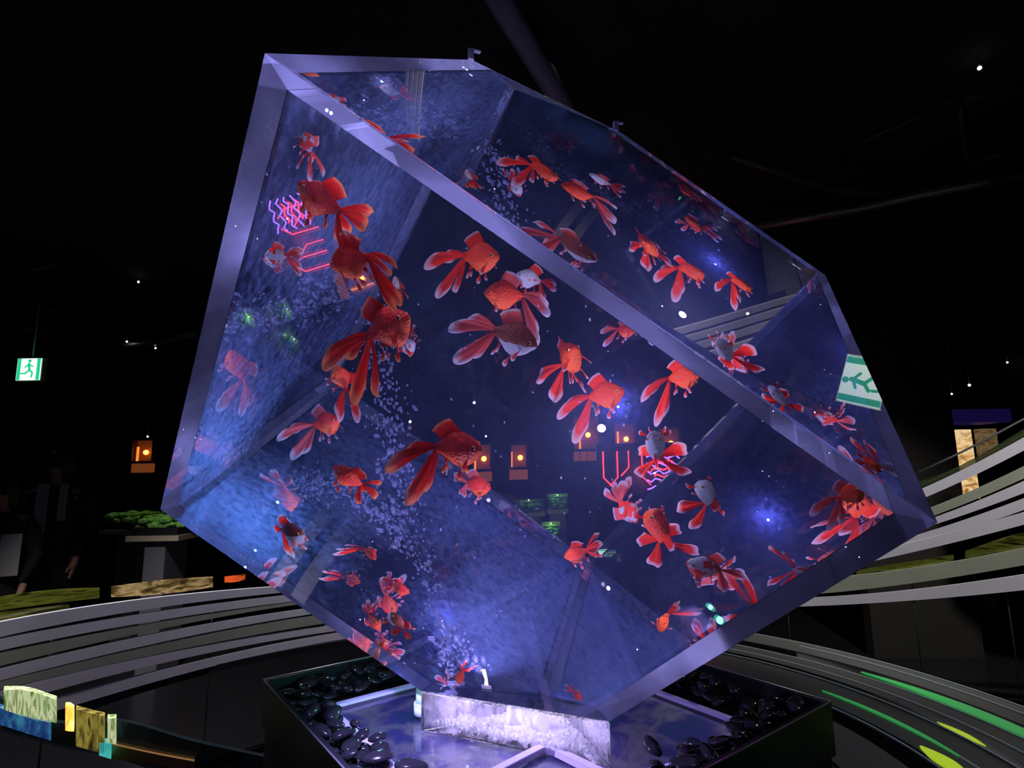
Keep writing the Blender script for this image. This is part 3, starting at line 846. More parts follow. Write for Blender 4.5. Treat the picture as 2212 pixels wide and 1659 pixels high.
# pebbles
def pebble_mesh(seed):
    rnd = random.Random(seed); bm = bmesh.new()
    bmesh.ops.create_icosphere(bm, subdivisions=3, radius=1)
    sx, sy, sz = rnd.uniform(.9, 1.25), rnd.uniform(.6, .8), rnd.uniform(.36, .5)
    for v in bm.verts:
        d = 1 + .12 * noise.noise(v.co * 1.1 + Vector((seed * 3.1, 0, 0)))
        v.co = Vector((v.co.x * sx, v.co.y * sy, v.co.z * sz)) * d
    for f in bm.faces: f.smooth = True
    me = bpy.data.meshes.new('black_pebble'); bm.to_mesh(me); bm.free(); me.materials.append(M_PEB)
    return me
PM = [pebble_mesh(k) for k in range(6)]
rnd = random.Random(11)
cells = []
ca, sa = math.cos(a0 + math.pi / 4), math.sin(a0 + math.pi / 4)
half = HD / math.sqrt(2)
inner = half * (SL - .01)
def peb(x, y, z, r):
    o = bpy.data.objects.new('black_pebble', PM[rnd.randrange(6)]); C.objects.link(o)
    o.location = (x, y, z); o.scale = (r, r, r)
    o.rotation_euler = (rnd.uniform(-.35, .35), rnd.uniform(-.35, .35), rnd.uniform(0, 6.28))
    tag(o, 'glossy black pebble packed with its like in the square tray around the tank', 'pebble', 'black pebbles in the tray')
placed = []
cnt = 0
for layer, (z, lim) in enumerate(((.858, 170), (.888, 110))):
    n_ = 0
    for tries in range(9000):
        if n_ >= lim: break
        u, v = rnd.uniform(-half * .925, half * .925), rnd.uniform(-half * .925, half * .925)
        if max(abs(u), abs(v)) < inner + .02 and not (layer == 1 and max(abs(u), abs(v)) > inner - .03 and rnd.random() < .05): continue
        r = rnd.uniform(.021, .032)
        x, y = TC[0] + u * ca - v * sa, TC[1] + u * sa + v * ca
        if y < .98: continue
        if any((x - q[0]) ** 2 + (y - q[1]) ** 2 < (.78 * (r + q[2])) ** 2 for q in placed if q[3] == layer): continue
        placed.append((x, y, r, layer)); peb(x, y, z + rnd.uniform(-.004, .006), r); n_ += 1
# small green lamps hanging behind the tank
M_GLED = emis('green_led', (.10, 1.0, .55), 7)
for lab, q, r_ in (('smaller green ceiling lamp mirrored near the lower right pane edge', (-2.50, 7.62, 3.70), .032), ('brighter green ceiling lamp mirrored beside the smaller one', (-2.68, 7.58, 3.75), .045)):
    o = empty('green_lamp', q); tag(o, lab, 'lamp', 'green lamps behind the tank')
    bm = bmesh.new(); bmesh.ops.create_uvsphere(bm, u_segments=12, v_segments=8, radius=r_)
    me = bpy.data.meshes.new('bulb'); bm.to_mesh(me); bm.free(); me.materials.append(M_GLED)
    b = bpy.data.objects.new('bulb', me); C.objects.link(b); b.parent = o
    tube('wire', [(0, 0, .012), (0, 0, 4.2 - q[2])], .002, M_DARK, o, 5)

# ------------------------------------------------------------------ curved slatted rail behind the tank
def interp(pts, x):
    xs = [p[0] for p in pts]
    return [float(np.interp(x, xs, [p[i] for p in pts])) for i in range(1, len(pts[0]))]
def catmull(pts, n=10):
    P_ = [np.array(p, float) for p in pts]; P_ = [2 * P_[0] - P_[1]] + P_ + [2 * P_[-1] - P_[-2]]
    r = []
    for i in range(1, len(P_) - 2):
        for k in range(n):
            t_ = k / n; a, b, c, d = P_[i - 1:i + 3]
            r.append(.5 * (2 * b + (c - a) * t_ + (2 * a - 5 * b + 4 * c - d) * t_ ** 2 + (3 * b - 3 * c + d - a) * t_ ** 3))
    r.append(P_[-2]); return r
def ribbon(name, pts, m, parent=None, th=.018):
    """pts: x px, top y px, bottom y px, distance -> a solid curved slat"""
    A_ = np.array(pts, float); dg = 3 if len(pts) > 4 else (2 if len(pts) > 2 else 1)
    xs_ = np.linspace(A_[0, 0], A_[-1, 0], 40)
    cs = list(zip(xs_, np.polyval(np.polyfit(A_[:, 0], A_[:, 1], dg), xs_), np.polyval(np.polyfit(A_[:, 0], A_[:, 2], dg), xs_), np.polyval(np.polyfit(A_[:, 0], A_[:, 3], dg), xs_)))
    vs, fs = [], []
    for x, yt, yb, t_ in cs:
        a, b = P(x, yt, t_), P(x, yb, t_)
        a2 = a + np.array([ray(x, yt)[0], ray(x, yt)[1], 0]) * th; b2 = b + np.array([ray(x, yb)[0], ray(x, yb)[1], 0]) * th
        vs += [a, b, b2, a2]
    for i in range(len(cs) - 1):
        k = i * 4
        for j in range(4):
            fs.append((k + j, k + (j + 1) % 4, k + 4 + (j + 1) % 4, k + 4 + j))
    fs += [(3, 2, 1, 0), tuple(len(vs) - 4 + j for j in range(4))]
    o = mesh(name, vs, fs, m, parent)
    return o
rail = empty('slatted_rail', (0, 0, 0)); tag(rail, 'long curved rail of brushed grey slats sweeping behind the tank to the right edge', 'rail')
def T(x): return float(np.interp(x, [-200, 0, 300, 700, 1100, 1500, 1800, 2212, 2400], [2.2, 2.35, 2.7, 3.25, 3.7, 3.75, 3.6, 3.1, 2.9]))
def rib(name, pts, m):
    pts = list(pts)
    if pts[-1][0] == 2320:                 # carries on past the edge of the view
        a_, b_ = pts[-2], pts[-1]; k_ = 330 / (b_[0] - a_[0])
        pts.append((2650, b_[1] + (b_[1] - a_[1]) * k_, b_[2] + (b_[2] - a_[2]) * k_))
    if pts[0][0] == -120:
        a_, b_ = pts[1], pts[0]; k_ = 300 / 120
        pts.insert(0, (-420, b_[1] + (b_[1] - a_[1]) * k_, b_[2] + (b_[2] - a_[2]) * k_))
    return ribbon(name, [(x, a, b, T(x)) for x, a, b in pts], m, rail)
# left sweep, top to bottom
rib('slat', [(-120, 1372, 1408), (0, 1339, 1373), (158, 1318, 1343), (348, 1290, 1314), (570, 1268, 1283), (760, 1258, 1268)], M_STEEL)
rib('slat', [(-120, 1408, 1436), (0, 1378, 1403), (158, 1350, 1371), (348, 1325, 1343), (590, 1285, 1302), (780, 1270, 1283)], M_STEEL)
rib('slat', [(-120, 1440, 1466), (0, 1408, 1435), (158, 1381, 1410), (348, 1346, 1356), (600, 1301, 1309), (780, 1284, 1291)], M_REFL_OLIVE)
rib('slat', [(-120, 1475, 1500), (0, 1441, 1467), (158, 1414, 1438), (348, 1364, 1386), (620, 1319, 1332), (800, 1300, 1311)], M_STEEL)
rib('slat', [(-120, 1500, 1516), (0, 1470, 1486), (158, 1440, 1462), (348, 1388, 1408), (650, 1332, 1353), (830, 1313, 1330)], M_REFL_OLIVE)
rib('slat', [(-120, 1522, 1560), (0, 1487, 1520), (158, 1463, 1490), (348, 1410, 1430), (680, 1354, 1368), (880, 1332, 1346)], M_STEEL)
rib('slat', [(-60, 1560, 1590), (0, 1540, 1570), (158, 1500, 1530), (348, 1447, 1464), (700, 1372, 1390), (900, 1345, 1362)], M_STEEL)
rib('slat', [(100, 1545, 1572), (348, 1466, 1480), (700, 1391, 1408), (900, 1364, 1376)], M_DARK)
# right sweep, top to bottom
rib('slat', [(1700, 1150, 1170), (1980, 1058, 1080), (2090, 1012, 1036), (2212, 946, 975), (2320, 880, 912)], M_STEEL)
rib('slat', [(1750, 1172, 1190), (2015, 1090, 1112), (2110, 1060, 1080), (2212, 1008, 1036), (2320, 948, 980)], M_REFL_OLIVE)
rib('slat', [(1750, 1190, 1208), (2020, 1112, 1128), (2110, 1088, 1106), (2212, 1040, 1070), (2320, 985, 1016)], M_STEEL)
rib('slat', [(1780, 1208, 1224), (2000, 1146, 1166), (2110, 1118, 1140), (2212, 1078, 1104), (2320, 1030, 1058)], M_STEEL)
rib('slat', [(1760, 1224, 1240), (1960, 1172, 1196), (2090, 1140, 1162), (2212, 1110, 1138), (2320, 1070, 1100)], M_STEEL)
rib('slat', [(1700, 1252, 1288), (1840, 1244, 1276), (2000, 1222, 1256), (2120, 1203, 1236), (2212, 1184, 1222), (2320, 1160, 1200)], M_REFL_OLIVE)
rib('slat', [(1650, 1294, 1312), (1840, 1284, 1306), (2000, 1272, 1294), (2120, 1256, 1284), (2212, 1241, 1276), (2320, 1222, 1262)], M_STEEL)
# the stretch hidden behind the tank
for k, (yt, yb) in enumerate(((1262, 1276), (1284, 1300), (1308, 1326), (1340, 1360))):
    rib('slat', [(700, yt, yb), (900, yt - 14, yb - 14), (1150, yt - 20, yb - 20), (1450, yt - 14, yb - 14), ((1640 if k < 2 else 1540), yt - 12 - 4 * k, yb - 12 - 4 * k)], M_STEEL)
# posts of the rail
for x in (120, 460, 900, 1300, 1700, 1960, 2160):
    p = P(x, 1300 if x < 1800 else 1180, T(x) + .05)
    tube('post', [(p[0], p[1], 0), (p[0], p[1], P(x, 1345 if x < 200 else (1290 if x < 1800 else 1230), T(x))[2])], .004, M_DARK, rail, 10)

# glass guard above the rail, reflections of the lit plants built as coloured glowing bands
def glass_tint(name, col, alpha, rough=.05):
    m, t = mat(name)
    tr = N(t, 'ShaderNodeBsdfTransparent'); tr.inputs[0].default_value = (*[.6 + .4 * c for c in col], 1)
    g = N(t, 'ShaderNodeBsdfGlossy'); g.inputs[0].default_value = (*col, 1); g.inputs['Roughness'].default_value = rough
    d = N(t, 'ShaderNodeBsdfDiffuse'); d.inputs[0].default_value = (*col, 1)
    m1 = N(t, 'ShaderNodeMixShader'); m1.inputs[0].default_value = .5
    t.links.new(g.outputs[0], m1.inputs[1]); t.links.new(d.outputs[0], m1.inputs[2])
    m2 = N(t, 'ShaderNodeMixShader'); m2.inputs[0].default_value = alpha
    t.links.new(tr.outputs[0], m2.inputs[1]); t.links.new(m1.outputs[0], m2.inputs[2])
    out(t, m2.outputs[0]); return m
M_REFL_GREEN = streaky('backlit_green_glass', [(.004, .006, .001), (.07, .08, .01), (.14, .15, .02), (.005, .008, .002)], 6, .25, (1, 1, 9))
M_REFL_AMBER = streaky('backlit_amber_glass', [(.01, .006, .004), (.12, .08, .02), (.55, .38, .16), (.02, .008, .004)], 11, .35, (1, 1, 3))
M_REFL_RED = streaky('backlit_red_glass', [(.25, .02, .01), (.8, .10, .02), (.10, .02, .01)], 7, .7, (1, 1, 4))
def refl_band(lab, pts, m, kind='glass_inlay', th=.01):
    o = ribbon(kind, [(x, a, b, T(x) + .03) for x, a, b in pts], m, None, th)
    tag(o, lab, 'glass panel', 'coloured glass inlays of the rail'); return o  # reflections of the lit plants, built as glowing bands
refl_band('mossy green glass band above the slats at the far left', [(-120, 1318, 1340), (0, 1288, 1318), (100, 1278, 1306), (215, 1270, 1292)], M_REFL_GREEN)
refl_band('lower mossy glass band with small red glints above the left slats', [(-100, 1342, 1362), (0, 1322, 1340), (80, 1316, 1328), (150, 1306, 1318)], M_REFL_GREEN)
refl_band('amber glass band above the slats, left of the tank', [(240, 1268, 1290), (310, 1258, 1286), (400, 1250, 1278), (460, 1246, 1268)], M_REFL_AMBER)
refl_band('glowing orange-red glass end beside the lower left tank edge', [(485, 1246, 1258), (510, 1243, 1257), (530, 1241, 1252)], M_REFL_RED)
refl_band('yellow green glass band in the rail right of the tank', [(1850, 1232, 1242), (1960, 1214, 1232), (2040, 1202, 1218), (2060, 1198, 1212)], M_REFL_GREEN)
refl_band('mottled olive glass panel ending in a bright seam at the right', [(2085, 1190, 1206), (2120, 1180, 1200), (2180, 1158, 1188), (2300, 1130, 1165)], M_REFL_GREEN)
guard = tag(ribbon('glass_guard', [(x, a, b, T(x) + .06) for x, a, b in [(1960, 1046, 1062), (2060, 1010, 1024), (2120, 984, 1000), (2212, 925, 945), (2320, 860, 880)]], glass_tint('smoked_glass', (.10, .14, .06), .5), None, .01), 'smoked green glass guard running above the right slats', 'guard')
tube_g = tube('guard_handrail', [P(x, y, T(x) + .06) for x, y in ((1985, 1020), (2060, 985), (2120, 955), (2212, 905), (2320, 845))], .006, M_EDGE)
tag(tube_g, 'thin dark handrail above the smoked glass guard at the right', 'handrail')

# coloured cut-glass curb in the lower left corner, its lit sparkle put in as emission
curb = empty('glass_curb', tuple(P(120, 1560, 1.75))); tag(curb, 'curved clear glass curb with sparkling rainbow inserts in the lower left corner', 'glass curb')
coff = np.array(curb.location)
def curb_part(name, pts, m, t0=1.75, th=.03):
    cs = catmull(pts, 6); vs, fs = [], []
    for x, yt, yb in cs:
        tt = t0 + (x - 100) * .0004
        a, b = P(x, yt, tt) - coff, P(x, yb, tt) - coff
        dr = np.array([ray(x, yt)[0], ray(x, yt)[1], 0]) * th
        vs += [a, b, b + dr, a + dr]
    for i in range(len(cs) - 1):
        for j in range(4): fs.append((i * 4 + j, i * 4 + (j + 1) % 4, i * 4 + 4 + (j + 1) % 4, i * 4 + 4 + j))
    fs += [(3, 2, 1, 0), tuple(len(vs) - 4 + j for j in range(4))]
    return mesh(name, vs, fs, m, curb)
M_LIME = streaky('lit_lime_glass', [(.10, .22, .05), (.40, .62, .20), (.95, 1.0, .62), (.22, .30, .06), (.55, .80, .35)], 30, .6, (3, 1, .35))
M_BLUEG = streaky('lit_blue_glass', [(.01, .03, .14), (.03, .10, .34), (.06, .38, .55)], 26, .45, (2, 1, .7))
M_GOLD = streaky('lit_amber_insert', [(.05, .035, .01), (.20, .15, .03), (.55, .45, .08), (.03, .02, .01)], 26, .45, (3, 1, .5))
M_FIRE = streaky('lit_orange_insert', [(1, .25, .02), (1, .6, .1), (1, .9, .5)], 18, 1.6, (2, 1, .6))
M_TURQ = streaky('lit_turquoise_insert', [(.05, .5, .5), (.1, .75, .65)], 14, .6)
curb_part('lime_insert', [(8, 1490, 1534), (60, 1492, 1548), (122, 1512, 1562)], M_LIME)
curb_part('blue_insert', [(-10, 1525, 1562), (50, 1548, 1582), (110, 1562, 1600)], M_BLUEG)
curb_part('orange_insert', [(141, 1526, 1578), (151, 1526, 1580), (160, 1532, 1580)], M_FIRE)
curb_part('amber_insert', [(164, 1532, 1612), (200, 1542, 1622), (226, 1548, 1628)], M_GOLD)
curb_part('yellow_insert', [(232, 1552, 1604), (251, 1552, 1608)], M_LIME)
curb_part('turquoise_insert', [(214, 1604, 1632), (240, 1606, 1640)], M_TURQ)
curb_part('glass_rail', [(-60, 1478, 1560), (120, 1560, 1612), (260, 1558, 1640), (420, 1602, 1700), (640, 1650, 1780)], glass_tint('curb_glass', (.05, .08, .10), .45), 1.80, .02)
curb_part('amber_strip', [(240, 1608, 1640), (330, 1628, 1650), (420, 1645, 1668)], pbr('amber_glass', (.30, .16, .05), .2, es=0), 1.78)

# ------------------------------------------------------------------ ring terrace below the tray
def annulus(name, r0, r1, a0_, a1_, z, m, parent, th=.012, n=64, c=TC):
    vs, fs = [], []
    for k in range(n + 1):
        a = math.radians(a0_ + (a1_ - a0_) * k / n)
        for r, zz in ((r0, z), (r1, z), (r1, z - th), (r0, z - th)):
            vs.append((r * math.cos(a), r * math.sin(a), zz))
    for k in range(n):
        for j in range(4): fs.append((k * 4 + j, k * 4 + (j + 1) % 4, k * 4 + 4 + (j + 1) % 4, k * 4 + 4 + j))
    fs += [(3, 2, 1, 0), tuple(4 * n + j for j in range(4))]
    o = mesh(name, vs, fs, m, parent); 
    return o
ring = empty('ring_terrace', (TC[0], TC[1], 0)); tag(ring, 'stepped terrace of concentric dark bands around the black pedestal', 'terrace')
M_BAND = pbr('dark_grey_band', (.10, .10, .095), .35, .2, noisy=.1, scale=5)
M_BLK2 = pbr('black_mirror_band', (.004, .004, .005), .08, 0, .5)
M_GRG = pbr('green_lit_strip', (.05, .45, .10), .3, emit=(.06, .5, .12), es=.35)  # coloured glass strips; their lit look is put in as emission
M_YEL = pbr('lime_lit_strip', (.45, .65, .03), .3, emit=(.5, .7, .03), es=.55)
M_LINE = pbr('bright_edge_line', (.6, .75, .65), .3, .2)
bands = [(1.02, 1.10, .70, M_BLK2), (1.12, 1.30, .70, M_BAND), (1.30, 1.335, .704, M_BLK2), (1.335, 1.47, .70, M_BAND), (1.47, 1.56, .698, M_BLK2), (1.56, 1.70, .70, M_BAND)]
for r0, r1, z, m in bands: annulus('ring_band', r0, r1, -80, 105, z, m, ring)
annulus('ring_band', .84, 1.02, -80, 60, .70, M_BAND, ring)
for r, z, x0, x1 in ((1.70, .702, -40, 100), (1.64, .703, 5, 40), (1.47, .702, -40, 100), (1.39, .703, -30, 60), (1.30, .706, -40, 100), (1.10, .703, -40, 60), (1.20, .703, -20, 10)):
    annulus('edge_line', r - .003, r + .001, x0, x1, z + .001, M_LINE, ring, .004)
def gl_strip(lab, r0, r1, x0, x1, m, taper=True):
    n = 24; vs, fs = [], []
    for k in range(n + 1):
        u = k / n; a = math.radians(x0 + (x1 - x0) * u); w = math.sin(math.pi * min(1, u * 1.0)) if taper else 1
        mid, hw = (r0 + r1) / 2, (r1 - r0) / 2 * (.12 + .88 * w)
        for r, zz in ((mid - hw, .7055), (mid + hw, .7055), (mid + hw, .700), (mid - hw, .700)): vs.append((TC[0] + r * math.cos(a), TC[1] + r * math.sin(a), zz))
    for k in range(n):
        for j in range(4): fs.append((k * 4 + j, k * 4 + (j + 1) % 4, k * 4 + 4 + (j + 1) % 4, k * 4 + 4 + j))
    fs += [(3, 2, 1, 0), tuple(4 * n + j for j in range(4))]
    o = mesh('light_strip', vs, fs, m); tag(o, lab, 'light strip', 'lit strips set in the ring terrace')  # coloured glass strips, lit look put in as emission
gl_strip('long green lit strip in the outer black ring at the right', 1.475, 1.53, -5, 28, M_GRG)
gl_strip('short pale green lit strip just right of the lower tank edge', 1.475, 1.50, 48, 66, M_GRG)
gl_strip('bright lime wedge in the second ring, nearest the pedestal corner', 1.11, 1.16, -4, 5, M_YEL)
gl_strip('thin lime strip between the two middle rings', 1.30, 1.33, 4, 11, M_YEL)
gl_strip('wide dim green strip low in the right corner', .98, 1.06, -30, -8, M_GRG)
gl_strip('thin green line in the second ring', 1.19, 1.205, 2, 26, M_GRG)
# left lower bands
for r0, r1 in ((1.16, 1.24), (1.02, 1.10)):
    annulus('ring_band', r0, r1, 178, 205, .66, M_STEEL, ring)

# ------------------------------------------------------------------ the hall
M_FLOOR = pbr('dark_polished_floor', (.012, .012, .014), .22, 0, .5, noisy=.3, scale=2)
M_WALL = pbr('matt_black_wall', (.012, .011, .010), .8)
M_CEIL = pbr('black_ceiling', (.010, .011, .010), .9)
def slab_box(name, a, b, m):
    a, b = np.array(a, float), np.array(b, float)
    return structure(box(name, (a + b) / 2, b - a, m))
slab_box('floor', (-7, -3, -.1), (8, 11, 0), M_FLOOR)
slab_box('ceiling', (-7, -3, 4.2), (8, 11, 4.3), M_CEIL)
slab_box('wall_back', (-7, 11, 0), (8, 11.1, 4.2), M_WALL)
slab_box('wall_left', (-7.1, -3, 0), (-7, 11, 4.2), M_WALL)
slab_box('wall_right', (8, -3, 0), (8.1, 11, 4.2), M_WALL)
slab_box('wall_front', (-7, -3.1, 0), (8, -3, 4.2), M_WALL)

# ceiling pipes and beams
def pipe(lab, pts, r, m, z=4.0, cat='ceiling pipe', n=10):
    o = tube('ceiling_pipe', [PZ(x, y, z) for x, y in pts], r, m, None, n)
    tag(o, lab, cat, 'pipes under the ceiling')
M_PIPE = pbr('galvanised_pipe', (.22, .23, .22), .4, .6)
M_PIPED = pbr('dark_painted_pipe', (.06, .06, .07), .5, .2)
pipe('dark violet-grey beam running down to the top of the tank from the upper frame', [(1045, -60), (1090, 20), (1145, 110), (1200, 200), (1245, 290)], .07, pbr('violet_grey_beam', (.20, .18, .26), .6), 4.0)
pipe('thin bright metal rod clipped beside the dark beam', [(1190, 132), (1214, 180)], .012, M_EDGE, 3.9)
pipe('long straight grey pipe rising to the right edge of the ceiling', [(1620, 490), (1850, 450), (1990, 418), (2110, 395), (2240, 368)], .05, M_PIPE)
pipe('sagging cable duct above the long straight pipe', [(1580, 335), (1700, 375), (1800, 408), (1900, 412), (1960, 406)], .035, M_PIPED)
pipe('thin bent conduit near the right ceiling corner', [(1860, 305), (1960, 262), (2050, 222)], .016, M_PIPED)
pipe('short drop conduit joining the bent one', [(2075, 235), (2082, 295), (2092, 358), (2150, 335), (2180, 322)], .014, M_PIPED)
pipe('faint arched cable at the right edge of the ceiling', [(2085, 213), (2125, 209), (2170, 216), (2212, 228)], .012, M_PIPED)
pipe('straight pale conduit lit green beside the exit sign', [(96, 778), (170, 765), (240, 752), (330, 740), (420, 722)], .05, pbr('pale_conduit', (.30, .40, .34), .35, .5), 3.6)
pipe('thin bright cable above the exit sign', [(18, 706), (60, 712), (110, 722)], .018, M_PIPE, 3.6)
pipe('curved cable left of the tank below the thin bright one', [(92, 743), (130, 741), (165, 732)], .016, M_PIPE, 3.6)
pipe('wavy cable high at the left', [(18, 686), (55, 674), (92, 666), (130, 676)], .012, M_PIPE, 3.6)
pipe('short pale rod far up at the left', [(30, 596), (80, 580), (125, 570)], .012, M_PIPED, 3.6)

# exit sign: luminous box with the running figure
def exit_sign(lab, px, py, t_, w, h, rz=0, at=None):
    p = P(px, py, t_) if at is None else at
    e = empty('exit_sign', tuple(p), rz); tag(e, lab, 'exit sign', 'lit exit signs')
    box('housing', (0, .03, 0), (w + .02, .06, h + .02), pbr('sign_housing', (.3, .35, .3), .5), e, bevel=.004)
    box('light_panel', (0, -.004, 0), (w, .006, h), emis('sign_white', (.80, 1.0, .90), 1.6), e)
    gm = emis('sign_green', (.02, .62, .28), 1.0)
    for s_ in (-1, 1): box('green_side', (s_ * w * .41, -.009, 0), (w * .14, .004, h), gm, e)
    # running figure made of joined bars
    segs = [((.02, .24), (.02, .24), .045), ((.0, .16), (.03, -.02), .035), ((.0, .14), (-.10, .06), .02), ((.0, .14), (.11, .08), .02), ((.03, -.02), (.12, -.10), .025), ((.12, -.10), (.10, -.22), .022), ((.03, -.02), (-.08, -.12), .025), ((-.08, -.12), (-.2, -.12), .022)]
    vs, fs = [], []
    for (x0, z0), (x1, z1), r in segs:
        k = len(vs); L = math.hypot(x1 - x0, z1 - z0); n = 12
        dx, dz = ((x1 - x0) / L, (z1 - z0) / L) if L > 0 else (1, 0)
        for y in (-.008, -.012):
            for i in range(n):
                a = 2 * math.pi * i / n; ex = math.cos(a) * r; ez = math.sin(a) * r
                bx, bz = (x1, z1) if ex > 0 else (x0, z0)
                vs.append(((bx + ex * dx - ez * dz) * w * 1.5, y, (bz + ex * dz + ez * dx) * w * 1.5))
        fs += [tuple(k + n + i for i in range(n)), tuple(k + i for i in range(n - 1, -1, -1))] + [(k + i, k + (i + 1) % n, k + n + (i + 1) % n, k + n + i) for i in range(n)]
    mesh('running_figure', vs, fs, gm, e)
    tube('hanger_rod', [(0, .03, h / 2), (0, .03, 4.2 - p[2])], .008, M_PIPED, e, 6)
    if at is None: lamp('exit_sign_glow', 'POINT', (p[0], p[1] - .15, p[2]), 1.0, (.3, 1.0, .6), .05)
    return e
exit_sign('square green exit sign glowing below the ceiling at the left', 63, 798, 6.0, .25, .23)
# a second exit sign off to the right, whose mirror image shines on the tank's upper pane
_d = ray(1866, 824); _d /= np.linalg.norm(_d)
_t = ((VA - EYE) @ -W_) / (_d @ -W_); _p = EYE + _d * _t; _r = _d - 2 * (_d @ W_) * W_
_q = _p + _r * 2.9
exit_sign('green exit sign out at the right, mirrored on the upper pane beside its outer edge', 0, 0, 0, .30, .26, math.atan2(_r[0], -_r[1]) + math.pi, _q)

# small ceiling and far lights
M_TINY = emis('tiny_lamp', (1, .98, .92), 5)
k = 0
FAR = [(2116, 147, 'tiny white ceiling lamp alone in the dark upper right'), (2094, 832, 'brightest of the small far lamps at the right'), (2056, 851, 'small far lamp just below and beside the brightest at the right'), (2014, 874, 'lowest of the small far lamps at the right'), (2176, 783, 'small far lamp high at the right edge'), (299, 609, 'small silvery ceiling lamp left of the tank'), (117, 812, 'small lamp right beside the green exit sign'), (274, 738, 'small pale lamp on the left ceiling pipe'), (336, 752, 'dim small lamp hanging left of the tank'),
       (1045, 843, 'twin far lamp seen through the middle of the tank'), (914, 880, 'far lamp seen through the tank left of the middle'), (1070, 912, 'faint far lamp seen through the tank below the twin one'), (1012, 940, 'lowest faint far lamp seen through the tank'), (319, 943, 'small far lamp above the left lantern')]
for x, y, lab in FAR:
    bright = y in (147, 832, 843, 880)
    rz_ = ray(x, y)[2]
    t_ = min(9.0, 2.62 / rz_) if rz_ > 0 else 9.0
    p = P(x, y, t_)
    e = empty('small_lamp', tuple(p)); tag(e, lab, 'lamp', 'small far lamps')
    bm = bmesh.new(); bmesh.ops.create_uvsphere(bm, u_segments=10, v_segments=6, radius=.013 if y == 147 else (.020 if bright else .014))
    me = bpy.data.meshes.new('bulb'); bm.to_mesh(me); bm.free(); me.materials.append(M_TINY)
    b = bpy.data.objects.new('bulb', me); C.objects.link(b); b.parent = e
    top = 4.2 - p[2]
    if top > .02: tube('drop_rod', [(0, 0, .01), (0, 0, top)], .005, M_PIPED, e, 5)

# hanging lantern frames: dim orange cells with a bright lamp
M_LANT = pbr('lantern_paper', (.25, .07, .02), .7, emit=(.45, .10, .02), es=.10)
M_FLAME = emis('lantern_lamp', (1, .35, .05), 5)
M_WOOD = pbr('dark_wood', (.05, .025, .015), .6)
def lantern(lab, x, z, y, w, h):
    e = empty('wall_lantern', (x, y, z)); tag(e, lab, 'lantern', 'orange lanterns along the far wall')
    box('paper_back', (0, .05, 0), (w, .01, h), M_LANT, e)
    for s_ in (-1, 1): box('side_post', (s_ * w / 2, 0, 0), (.03, .10, h), M_WOOD, e)
    for s_ in (-1, 1): box('cross_bar', (0, 0, s_ * h / 2), (w + .03, .10, .03), M_WOOD, e)
    bm = bmesh.new(); bmesh.ops.create_uvsphere(bm, u_segments=12, v_segments=8, radius=.03)
    me = bpy.data.meshes.new('lamp_bulb'); bm.to_mesh(me); bm.free(); me.materials.append(M_FLAME)
    b = bpy.data.objects.new('lamp_bulb', me); C.objects.link(b); b.parent = e; b.location = (.02, 0, -.02)
    box('light_rod', (-.08, 0, -.05), (.02, .02, h * .7), emis('orange_rod', (1, .25, .04), 1.2), e)
    for k in range(4): box('shelf_bottle', (-w * .36 + k * w * .24, 0, -h / 2 - .07), (.07, .05, .11), pbr('bottle_glow', (.4, .12, .05), .4, emit=(.6, .15, .04), es=.22), e, bevel=.01)
lantern('orange lantern cell directly left of the tank', -4.52, 1.83, 7.0, .27, .28)
lantern('fainter orange lantern cell half hidden by the left tank edge', -3.98, 1.80, 7.0, .22, .40)
lantern('orange lantern seen through the tank beside the central red goldfish', -.22, 1.93, 7.0, .22, .30)
lantern('orange lantern seen through the tank, right of the central pair', .20, 1.93, 7.0, .20, .28)
lantern('larger orange lantern seen through the tank near the bright streaks', 1.02, 2.18, 7.2, .34, .40)
lantern('orange lantern left above the neon sign', 1.48, 2.12, 7.2, .28, .34)
lantern('orange lantern right above the neon sign', 2.02, 2.06, 7.2, .28, .34)
# counter front under the far lanterns and the neon sign hung below
ne = empty('neon_sign', (1.58, 6.5, 1.75)); tag(ne, 'red and violet neon sign glowing behind the tank', 'neon sign')
M_RN = emis('red_neon', (1.0, .03, .05), 3.5); M_VN = emis('violet_neon', (.25, .10, 1.0), 3.0)
box('backing', (0, .08, 0), (1.5, .04, .75), M_BLACK, ne)
rn = random.Random(9)
for x0 in (-.66, -.45, -.28, -.08, .14, .32):
    z0, z1 = .26, rn.choice((.02, -.12, .05)); d_ = rn.choice((-1, 1)) * .12
    tube('red_tube', [(x0, 0, z0), (x0, 0, z1), (x0 + d_, 0, z1 - .12)], .010, M_RN, ne, 6)
for j in range(5):
    zz = .16 - j * .11
    tube('violet_tube', [(-.02 + .5 * k / 8, -.02, zz + .03 * math.sin(k * 2.1 + j)) for k in range(9)], .012, M_VN, ne, 6)
for j in range(3):
    tube('red_tube', [(.08 + .3 * k / 6, -.05, .09 - j * .10 + .02 * math.sin(k * 1.7)) for k in range(7)], .012, M_RN, ne, 6)
for s_ in (-.7, .7): tube('hanging_wire', [(s_, .08, .37), (s_, .08, 3.38)], .005, M_DARK, ne, 5)
ne.scale = (.72, .72, .72)
lamp('neon_glow', 'POINT', (1.58, 6.2, 1.7), 4, (1.0, .15, .5), .01)

